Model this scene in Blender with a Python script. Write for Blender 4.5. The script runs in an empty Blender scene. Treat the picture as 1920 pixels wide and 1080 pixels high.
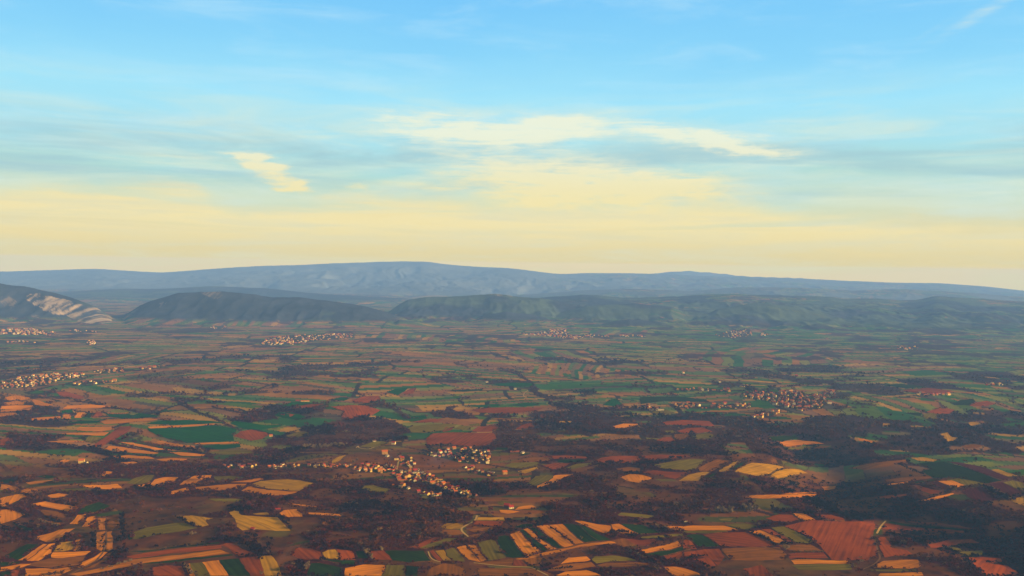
import bpy, math, random
import numpy as np
from mathutils import Vector, Matrix, geometry

rng = np.random.default_rng(7)
random.seed(7)
S = bpy.context.scene
COL = S.collection
R = math.radians

# ------------------------------------------------------------------ camera, sky, sun, exposure
CAMZ = 450.0
FPX = 1663.0                                     # focal length in pixels of the 1920 px wide photograph
PITCH = math.atan((540 - 508) / FPX)             # looking slightly down
ROLL = R(-0.8)
cam_d = bpy.data.cameras.new("camera")
cam_d.sensor_width = 36.0
cam_d.lens = 36.0 * FPX / 1920.0
cam_d.clip_start = 1.0
cam_d.clip_end = 120000.0
cam = bpy.data.objects.new("camera", cam_d)
COL.objects.link(cam)
CM = Matrix.Rotation(R(90) - PITCH, 3, 'X') @ Matrix.Rotation(-ROLL, 3, 'Z')
cam.matrix_world = Matrix.Translation((0, 0, CAMZ)) @ CM.to_4x4()
S.camera = cam
CMn = np.array(CM)

SUN_AZ, SUN_EL = R(108), R(17)                   # clockwise from the view direction
sun_dir = Vector((math.sin(SUN_AZ) * math.cos(SUN_EL), math.cos(SUN_AZ) * math.cos(SUN_EL), math.sin(SUN_EL)))
sd = bpy.data.lights.new("sun", 'SUN')
sd.energy = 5.0
sd.angle = R(0.5)
sd.color = (1.0, 0.80, 0.52)
so = bpy.data.objects.new("sun", sd)
so.rotation_euler = sun_dir.to_track_quat('Z', 'Y').to_euler()
so.location = (3000, -3000, 3000)
COL.objects.link(so)

S.view_settings.view_transform = 'Standard'
S.view_settings.look = 'None'
S.view_settings.exposure = 1.0
S.view_settings.gamma = 1.0
S.view_settings.use_curve_mapping = False
S.cycles.use_denoising = True
S.cycles.max_bounces = 5
S.cycles.diffuse_bounces = 2
S.cycles.volume_bounces = 0

HAZE_DENSITY = 4.1e-5
HAZE_COLOR = (0.325, 0.585, 0.97)
HAZE_TOP = 660.0
HAZE_GLOW = (0.365, 0.525, 0.66)                    # what an endless depth of this air looks like under this sun
SKY_STRENGTH = 0.1


def lin(r, g, b):
    f = lambda c: (c / 255 / 12.92) if c <= 10.3 else ((c / 255 + 0.055) / 1.055) ** 2.4
    return (f(r), f(g), f(b))


def pix_dir(px, py):
    v = np.stack([(np.asarray(px, float) - 960) / FPX, (540 - np.asarray(py, float)) / FPX,
                  -np.ones_like(np.asarray(px, float))], -1)
    d = v @ CMn.T
    return d / np.linalg.norm(d, axis=-1, keepdims=True)


def az_el(px, py):
    d = pix_dir(px, py)
    return math.degrees(math.atan2(d[0], d[1])), math.degrees(math.asin(d[2]))


def build_world():
    w = bpy.data.worlds.new("World")
    S.world = w
    w.use_nodes = True
    nt = w.node_tree
    N, L = nt.nodes, nt.links
    N.clear()

    def node(t, **kw):
        n = N.new(t)
        for k, v in kw.items():
            setattr(n, k, v)
        return n

    def put(sock, v):
        if isinstance(v, (int, float)):
            sock.default_value = v
        elif isinstance(v, (tuple, list)):
            sock.default_value = tuple(v) + ((1.0,) if len(v) == 3 and sock.type == 'RGBA' else ())
        else:
            L.new(v, sock)

    def M(op, a, b=0.0, c=None, clamp=False):
        n = node('ShaderNodeMath', operation=op, use_clamp=clamp)
        put(n.inputs[0], a)
        put(n.inputs[1], b)
        if c is not None:
            put(n.inputs[2], c)
        return n.outputs[0]

    def mix(f, a, b):
        n = node('ShaderNodeMix', data_type='RGBA', clamp_factor=True)
        put(n.inputs[0], f)
        put(n.inputs[6], a)
        put(n.inputs[7], b)
        return n.outputs[2]

    def smooth(v, lo, hi):
        n = node('ShaderNodeMapRange', interpolation_type='SMOOTHSTEP')
        put(n.inputs[0], v)
        put(n.inputs[1], lo)
        put(n.inputs[2], hi)
        n.inputs[3].default_value = 0
        n.inputs[4].default_value = 1
        return n.outputs[0]

    sky = node('ShaderNodeTexSky', sky_type='NISHITA', sun_disc=False)
    sky.sun_elevation = SUN_EL
    sky.sun_rotation = SUN_AZ
    sky.altitude = 450
    sky.dust_density = 2.0
    tc = node('ShaderNodeTexCoord')
    sep = node('ShaderNodeSeparateXYZ')
    L.new(tc.outputs['Generated'], sep.inputs[0])
    az = M('MULTIPLY', M('ARCTAN2', sep.outputs[0], sep.outputs[1]), 57.2958)
    el = M('MULTIPLY', M('ARCSINE', sep.outputs[2]), 57.2958)

    def noise(sx, sy, seed, detail=5.0, rough=0.55, dist=0.0):
        cx = node('ShaderNodeCombineXYZ')
        put(cx.inputs[0], M('MULTIPLY', az, sx))
        put(cx.inputs[1], M('MULTIPLY', el, sy))
        cx.inputs[2].default_value = seed
        n = node('ShaderNodeTexNoise')
        L.new(cx.outputs[0], n.inputs['Vector'])
        n.inputs['Scale'].default_value = 1.0
        n.inputs['Detail'].default_value = detail
        n.inputs['Roughness'].default_value = rough
        n.inputs['Distortion'].default_value = dist
        return M('SUBTRACT', n.outputs['Fac'], 0.5)

    # clear sky: warm pale horizon to blue, laid over the physical sky above the band the camera can see
    ramp = node('ShaderNodeValToRGB')
    cr = ramp.color_ramp
    stops = [(0.0, (216, 202, 158)), (2.0, (226, 214, 168)), (4.2, (208, 222, 196)), (6.0, (180, 220, 214)),
             (8.0, (170, 226, 238)), (10.5, (163, 228, 250)), (13.5, (140, 213, 250)), (17.5, (122, 200, 250)),
             (30.0, (84, 150, 225))]
    while len(cr.elements) < len(stops):
        cr.elements.new(0.5)
    for e, (p, c) in zip(cr.elements, stops):
        e.position = p / 30.0
        e.color = lin(*c) + (1,)
    n_big = noise(0.07, 0.20, 3.1, 3)
    put(ramp.inputs[0], M('DIVIDE', M('ADD', el, M('MULTIPLY', n_big, 3.0)), 30.0))
    sc = 0.5 / SKY_STRENGTH
    # wide soft blotches of thin cirrus in the blue
    col = ramp.outputs[0]
    n_c = noise(0.10, 0.55, 9.7, 6, 0.6, 0.4)
    col = mix(M('MULTIPLY', smooth(n_c, -0.05, 0.25), 0.32), col, lin(205, 238, 250))
    # broad thin veil, mottled, from the bank up into the blue
    n_v = noise(0.085, 0.62, 91.0, 8, 0.64, 0.7)
    veil = M('MULTIPLY', M('MULTIPLY', smooth(el, 3.0, 5.0), M('SUBTRACT', 1.0, smooth(el, 8.0, 13.0))), smooth(n_v, -0.12, 0.22))
    col = mix(M('MULTIPLY', veil, 0.62), col, lin(226, 236, 214))
    # grey-teal bands
    n_g = noise(0.06, 0.6, 21.0, 6, 0.6, 0.5)
    band = M('MULTIPLY', smooth(el, 4.0, 5.6), M('SUBTRACT', 1.0, smooth(el, 7.4, 9.6)))
    col = mix(M('MULTIPLY', M('MULTIPLY', smooth(n_g, -0.10, 0.16), band), 0.8), col, lin(166, 204, 212))

    # big cream cloud bank: its upper edge falls from left to right
    n_e = noise(0.11, 0.35, 5.3, 7, 0.6, 0.6)
    n_f = noise(0.5, 2.2, 15.3, 5, 0.6, 0.3)
    edge_ramp = node('ShaderNodeFloatCurve')
    cv = edge_ramp.mapping.curves[0]
    pts = [(0, 346), (180, 340), (360, 348), (420, 385), (560, 385), (640, 368), (800, 378), (1000, 392), (1200, 385),
           (1330, 372), (1500, 395), (1700, 410), (1920, 430)]
    pl = []
    for px, py in pts:
        a, e = az_el(px, py)
        pl.append(((a + 45) / 90, e / 10))
    cv.points[0].location = (0.0, pl[0][1])
    cv.points[1].location = (1.0, pl[-1][1])
    for p in pl:
        cv.points.new(*p)
    edge_ramp.mapping.update()
    put(edge_ramp.inputs[1], M('DIVIDE', M('ADD', az, 45.0), 90.0))
    edge = M('MULTIPLY', edge_ramp.outputs[0], 10.0)
    dv = M('ADD', M('SUBTRACT', edge, el), M('ADD', M('MULTIPLY', n_e, 2.4), M('MULTIPLY', n_f, 0.9)))
    gap = noise(0.055, 1.05, 61.0, 7, 0.62, 0.5)
    bank = M('MULTIPLY', smooth(dv, -0.55, 0.9), M('SUBTRACT', 1.0, M('MULTIPLY', M('MULTIPLY', smooth(gap, -0.02, 0.2), smooth(el, 1.2, 3.0)), 0.85)))
    n_s = noise(0.10, 1.3, 33.0, 7, 0.65, 0.5)
    cream = mix(smooth(el, 0.4, 3.2), lin(222, 208, 160), lin(243, 228, 174))
    cream = mix(M('MULTIPLY', smooth(n_s, 0.0, 0.3), 0.5), cream, lin(238, 218, 160))
    cream = mix(M('MULTIPLY', smooth(n_s, 0.08, -0.2), 0.6), cream, lin(218, 218, 190))
    col = mix(M('MULTIPLY', bank, 0.95), col, cream)

    # single lit clouds: centre, half lengths (px), tilt, strength
    warp_a = M('MULTIPLY', noise(0.28, 0.9, 41.0, 6, 0.65), 5.0)
    warp_e = M('MULTIPLY', noise(0.22, 0.9, 57.0, 6, 0.65), 2.0)
    aw, ew = M('ADD', az, warp_a), M('ADD', el, warp_e)
    fibre = M('ADD', M('MULTIPLY', noise(0.22, 2.6, 71.0, 8, 0.7, 0.8), 2.2), M('MULTIPLY', noise(0.5, 1.6, 83.0, 6, 0.65, 0.4), 1.6))
    grain = M('MAXIMUM', M('ADD', fibre, 0.9), 0.0)
    blobs = [(1090, 335, 270, 58, 4, .50), (830, 240, 130, 32, 4, .95), (880, 252, 80, 10, 4, .7), (1050, 240, 85, 20, -3, 1.3), (1330, 262, 130, 17, 10, 1.15), (1400, 280, 60, 8, 8, .7),
             (500, 315, 46, 19, 26, 1.2), (470, 297, 44, 7, 12, .8), (546, 349, 24, 10, 5, 1.0), (1010, 330, 150, 34, 4, .7), (1240, 352, 140, 22, 3, .8),
             (1060, 372, 160, 22, 0, .7), (680, 350, 26, 5, 4, .5), (300, 292, 90, 6, 1, .4), (1240, 245, 60, 5, 2, .45),
             (1835, 28, 85, 12, -27, .42), (1740, 60, 50, 5, -30, .2), (1240, 90, 130, 5, -23, .14), (760, 345, 90, 8, 2, .4), (130, 220, 200, 12, 0, .25)]
    total = None
    for px, py, hx, hy, tilt, st in blobs:
        a, e = az_el(px, py)
        c, s = math.cos(R(tilt)), math.sin(R(tilt))
        k = FPX * math.pi / 180
        da, de = M('SUBTRACT', aw if st > .45 else az, a), M('SUBTRACT', ew if st > .45 else el, e)
        u = M('MULTIPLY', M('SUBTRACT', M('MULTIPLY', da, c), M('MULTIPLY', de, s)), k / hx)
        v = M('MULTIPLY', M('ADD', M('MULTIPLY', da, s), M('MULTIPLY', de, c)), k / hy)
        g = M('MULTIPLY', M('EXPONENT', M('MULTIPLY', M('ADD', M('MULTIPLY', u, u), M('MULTIPLY', v, v)), -0.8)), st)
        total = g if total is None else M('ADD', total, g)
    total = M('MULTIPLY', total, grain)
    lit = mix(smooth(el, 4.0, 9.0), lin(246, 230, 172), lin(240, 243, 218))
    col = mix(M('MULTIPLY', smooth(total, 0.05, 1.15), 0.9), col, lit)

    # the glow of the horizon has to come through the whole depth of the hazy air: brighter outside it by what the air takes away
    tan_e = M('TANGENT', M('MULTIPLY', M('MAXIMUM', el, 0.1), math.pi / 180))
    depth = M('MINIMUM', M('DIVIDE', HAZE_TOP - CAMZ, tan_e), 23500.0)
    thru = M('EXPONENT', M('MULTIPLY', depth, -HAZE_DENSITY))
    lost = M('SUBTRACT', 1.0, thru)
    sx = node('ShaderNodeSeparateColor')
    L.new(col, sx.inputs[0])
    cx = node('ShaderNodeCombineColor')
    for k in range(3):
        v = M('DIVIDE', M('SUBTRACT', sx.outputs[k], M('MULTIPLY', lost, HAZE_GLOW[k])), thru)
        L.new(M('MAXIMUM', v, 0.01), cx.inputs[k])
    col = cx.outputs[0]
    n_up = smooth(el, 17.0, 34.0)
    scale = node('ShaderNodeVectorMath', operation='SCALE')
    L.new(col, scale.inputs[0])
    scale.inputs['Scale'].default_value = sc
    skyc = mix(n_up, scale.outputs[0], sky.outputs[0])
    # away from the view the plain physical sky
    back = smooth(M('ABSOLUTE', az), 60.0, 110.0)
    skyc = mix(back, skyc, sky.outputs[0])
    bg = node('ShaderNodeBackground')
    L.new(skyc, bg.inputs[0])
    bg.inputs[1].default_value = SKY_STRENGTH
    out = node('ShaderNodeOutputWorld')
    L.new(bg.outputs[0], out.inputs[0])
    w.cycles.sampling_method = 'MANUAL'
    w.cycles.sample_map_resolution = 1024


build_world()


# ------------------------------------------------------------------ noise
def _hash(ix, iy, seed):
    h = (ix.astype(np.int64) * 374761393 + iy.astype(np.int64) * 668265263 + seed * 1442695041) & 0xFFFFFFFF
    h = ((h ^ (h >> 13)) * 1274126177) & 0xFFFFFFFF
    h = ((h ^ (h >> 16)) * 2246822519) & 0xFFFFFFFF
    return ((h ^ (h >> 15)) & 0xFFFFFF) / float(0x1000000)


def vnoise(x, y, seed):
    xi, yi = np.floor(x), np.floor(y)
    fx, fy = x - xi, y - yi
    fx = fx * fx * fx * (fx * (fx * 6 - 15) + 10)
    fy = fy * fy * fy * (fy * (fy * 6 - 15) + 10)
    a = _hash(xi, yi, seed)
    b = _hash(xi + 1, yi, seed)
    c = _hash(xi, yi + 1, seed)
    d = _hash(xi + 1, yi + 1, seed)
    return (a + (b - a) * fx) * (1 - fy) + (c + (d - c) * fx) * fy - 0.5


def fbm(x, y, seed, octv=4, gain=0.5):
    t, amp, s = 0, 1.0, 0
    for i in range(octv):
        t = t + amp * vnoise(x * 2 ** i + 17.3 * i, y * 2 ** i - 9.1 * i, seed + i)
        s += amp
        amp *= gain
    return t / s * 2        # about -1..1


def sstep(lo, hi, v):
    t = np.clip((v - lo) / (hi - lo), 0, 1)
    return t * t * (3 - 2 * t)


# ------------------------------------------------------------------ terrain height
# crest lines of the hills: forward distance, front and back widths, (px, py) crest outline as read from the photograph
RIDGES = [
    (7500, 760, 1000, 0.22, [(-500, 540), (-200, 527), (0, 530), (60, 537), (100, 546), (140, 560), (180, 575), (212, 598), (226, 614), (240, 640)]),
    (7700, 1000, 1000, 0.33, [(205, 640), (222, 609), (240, 587), (262, 573), (282, 565), (330, 552), (380, 546), (420, 546), (480, 551), (512, 557), (560, 556),
                            (620, 563), (680, 572), (740, 590), (800, 615), (840, 640)]),
    (7000, 220, 300, 0.12, [(640, 632), (655, 622), (672, 611), (692, 606), (706, 609), (722, 622), (735, 634)]),
    (7150, 300, 380, 0.15, [(715, 630), (728, 612), (748, 599), (775, 602), (810, 610), (850, 625)]),
    (8700, 1250, 900, 0.45, [(690, 615), (730, 584), (748, 570), (765, 561), (800, 556), (860, 556), (905, 551), (930, 549), (960, 553), (985, 557), (1040, 563), (1100, 580), (1180, 600)]),
    (8300, 1050, 900, 0.45, [(960, 612), (1030, 590), (1100, 573), (1190, 568), (1260, 577), (1300, 592), (1340, 606)]),
    (7900, 620, 700, 0.35, [(850, 616), (880, 602), (905, 592), (950, 583), (1000, 590), (1030, 604), (1060, 618)]),
    (8250, 800, 800, 0.4, [(1270, 612), (1310, 597), (1345, 580), (1420, 569), (1500, 577), (1580, 596), (1630, 612)]),
    (7300, 420, 500, 0.3, [(1090, 618), (1130, 606), (1180, 598), (1240, 603), (1290, 616)]),
    (10300, 3900, 1300, 0.34, [(880, 600), (985, 562), (1040, 556), (1100, 554), (1200, 556), (1280, 554), (1360, 553), (1440, 554), (1480, 557), (1560, 557),
                              (1640, 558), (1720, 560), (1752, 555), (1790, 560), (1920, 567), (2300, 575)]),
    (12500, 1600, 1200, 0.15, [(-300, 556), (100, 547), (200, 542), (300, 542), (400, 537), (500, 541), (580, 549), (700, 556), (820, 563), (960, 580)]),
    (14200, 2200, 1500, 0.2, [(860, 566), (980, 553), (1080, 545), (1180, 541), (1290, 546), (1380, 540), (1480, 537), (1600, 545), (1700, 541), (1820, 549), (1920, 556), (2200, 566)]),
    (19500, 5600, 2000, 0.30, [(-400, 506), (0, 509), (100, 506), (180, 504), (300, 511), (400, 504), (480, 499), (560, 497), (620, 493), (720, 490),
                               (800, 490), (830, 495), (900, 500), (960, 503), (1000, 508), (1050, 514), (1100, 512), (1200, 513), (1300, 516), (1400, 519),
                               (1500, 522), (1600, 527), (1680, 530), (1760, 531), (1850, 537), (1920, 545), (2300, 556)]),
    (21500, 900, 700, 0.1, [(-400, 520), (100, 512), (700, 505), (1180, 516), (1250, 510), (1285, 507), (1340, 511), (1400, 518), (1620, 525), (1700, 528), (2300, 545)]),
]
RP = []
for D, wf, wb, ng, pr in RIDGES:
    q, z = [], []
    for px, py in pr:
        d = pix_dir(px, py)
        q.append(d[0] / d[1])
        z.append(CAMZ + D * d[2] / d[1])
    q, z = np.array(q), np.array(z)
    qd = np.linspace(q[0], q[-1], 700)
    zd = np.interp(qd, q, z)
    for _ in range(14):
        zd[1:-1] = (zd[:-2] + 2 * zd[1:-1] + zd[2:]) / 4
    qn = qd * 16 + D
    t = np.floor(qn * 2)
    wave = sum(np.interp(qn * 2 ** k, np.arange(int(qn[0] * 2 ** k) - 1, int(qn[-1] * 2 ** k) + 3),
                         np.random.default_rng(int(D) + k).uniform(-1, 1, int(qn[-1] * 2 ** k) + 4 - int(qn[0] * 2 ** k))) / 2 ** k for k in range(5))
    zd = zd * (1 + (0.10 if 10000 < D < 11000 else 0.055 if D < 18000 else 0.012) * wave)
    RP.append((D, wf, wb, ng, qd, zd))

VALLEY = np.array([(800, 2420), (770, 2130), (700, 1960), (690, 1790), (790, 1610), (850, 1480), (860, 1350)], float)   # wooded ravine on the right


def seg_dist(x, y, P):
    best = np.full(np.shape(x), 1e9)
    for (ax, ay), (bx, by) in zip(P[:-1], P[1:]):
        dx, dy = bx - ax, by - ay
        t = np.clip(((x - ax) * dx + (y - ay) * dy) / (dx * dx + dy * dy), 0, 1)
        best = np.minimum(best, np.hypot(x - ax - t * dx, y - ay - t * dy))
    return best


def height(x, y):
    x = np.asarray(x, float)
    y = np.asarray(y, float)
    r = np.hypot(x, y)
    near = 1 - sstep(2700, 4500, r)
    side = sstep(300, 1500, x) * sstep(2200, 3000, r) * (1 - sstep(8000, 11000, r))
    amp = 0.10 + 0.90 * near + 0.55 * side
    z = amp * (17 * fbm(x / 620 + 3.3, y / 520 + 1.7, 11, 2) + 4.5 * fbm(x / 170, y / 150, 21, 2))
    z = z + near * 0.5 * fbm(x / 45, y / 45, 31, 2)
    z = z - 38 * np.exp(-(seg_dist(x, y, VALLEY) / 95.0) ** 2)
    yy = np.maximum(y, 1.0)
    q = np.clip(x / yy, -1.6, 1.6)
    wob = fbm(x / 900, y / 900, 41, 3)
    gul = np.abs(fbm(x / 420 + 0.3 * wob, y / 800, 51, 4))
    gul2 = np.abs(fbm(x / 150, y / 300, 61, 3))
    gulf = np.abs(fbm(x / 1500 + 0.3 * wob, y / 2600, 55, 5, 0.6))
    knol = fbm(x / 520, y / 460, 57, 3)
    for D, wf, wb, ng, pq, pz in RP:
        zt = np.interp(q, pq, pz, left=max(pz[0], -60) if pz[0] > 0 else -200, right=pz[-1] if pz[-1] > 0 else -200)
        u = (yy - D)
        s = np.where(u < 0, 1 - np.clip(-u / wf, 0, 1), 1 - np.clip(u / wb, 0, 1))
        prof = s * s * (3 - 2 * s) * 0.55 + s * 0.45
        flank = 4 * prof * (1 - prof)
        if D > 19000:
            cut = ng * flank * (1.5 * gulf + 0.35 * gul)
        else:
            cut = ng * flank * ((1.05 * gul + 0.45 * gul2 + 0.25 * wob) if D > 7600 else (0.35 * gul + 0.9 * gul2 + 0.5 * wob))
        h = zt * (prof - cut)
        if 8000 < D < 11000:
            h = h + 34 * knol * np.minimum(flank, 1)
        ok = (y > 1000) & (prof > 0) & (zt > 0)
        z = np.where(ok & (h > z), np.maximum(z, h), z)
    return z


def raycast(px, py):
    """pixel on the photograph -> point on the modelled ground"""
    d = pix_dir(px, py)
    d = d.reshape(-1, 3)
    ts = np.concatenate([np.arange(900, 4000, 12.0), np.geomspace(4000, 22500, 400)])
    n = len(d)
    t0 = np.full(n, np.nan)
    t1 = np.full(n, np.nan)
    prev = np.full(n, True)
    pt = ts[0]
    for t in ts:
        above = CAMZ + d[:, 2] * t > height(d[:, 0] * t, d[:, 1] * t)
        hit = np.isnan(t0) & prev & ~above
        t0[hit] = pt
        t1[hit] = t
        prev = above
        pt = t
    miss = np.isnan(t0)
    t0[miss] = 22400
    t1[miss] = 22401
    for _ in range(14):
        m = 0.5 * (t0 + t1)
        above = CAMZ + d[:, 2] * m > height(d[:, 0] * m, d[:, 1] * m)
        t0 = np.where(above, m, t0)
        t1 = np.where(above, t1, m)
    m = 0.5 * (t0 + t1)
    return np.stack([d[:, 0] * m, d[:, 1] * m], -1)


def project(x, y, z):
    v = np.stack([x, y, z - CAMZ], -1) @ CMn
    w = np.maximum(-v[..., 2], 1e-3)
    return 960 + FPX * v[..., 0] / w, 540 - FPX * v[..., 1] / w


def in_poly(x, y, P):
    x = np.asarray(x)
    y = np.asarray(y)
    c = np.zeros(x.shape, bool)
    n = len(P)
    for i in range(n):
        x1, y1 = P[i]
        x2, y2 = P[(i + 1) % n]
        if y1 == y2:
            continue
        k = (y1 > y) != (y2 > y)
        c ^= k & (x < (x2 - x1) * (y - y1) / (y2 - y1) + x1)
    return c


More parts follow.
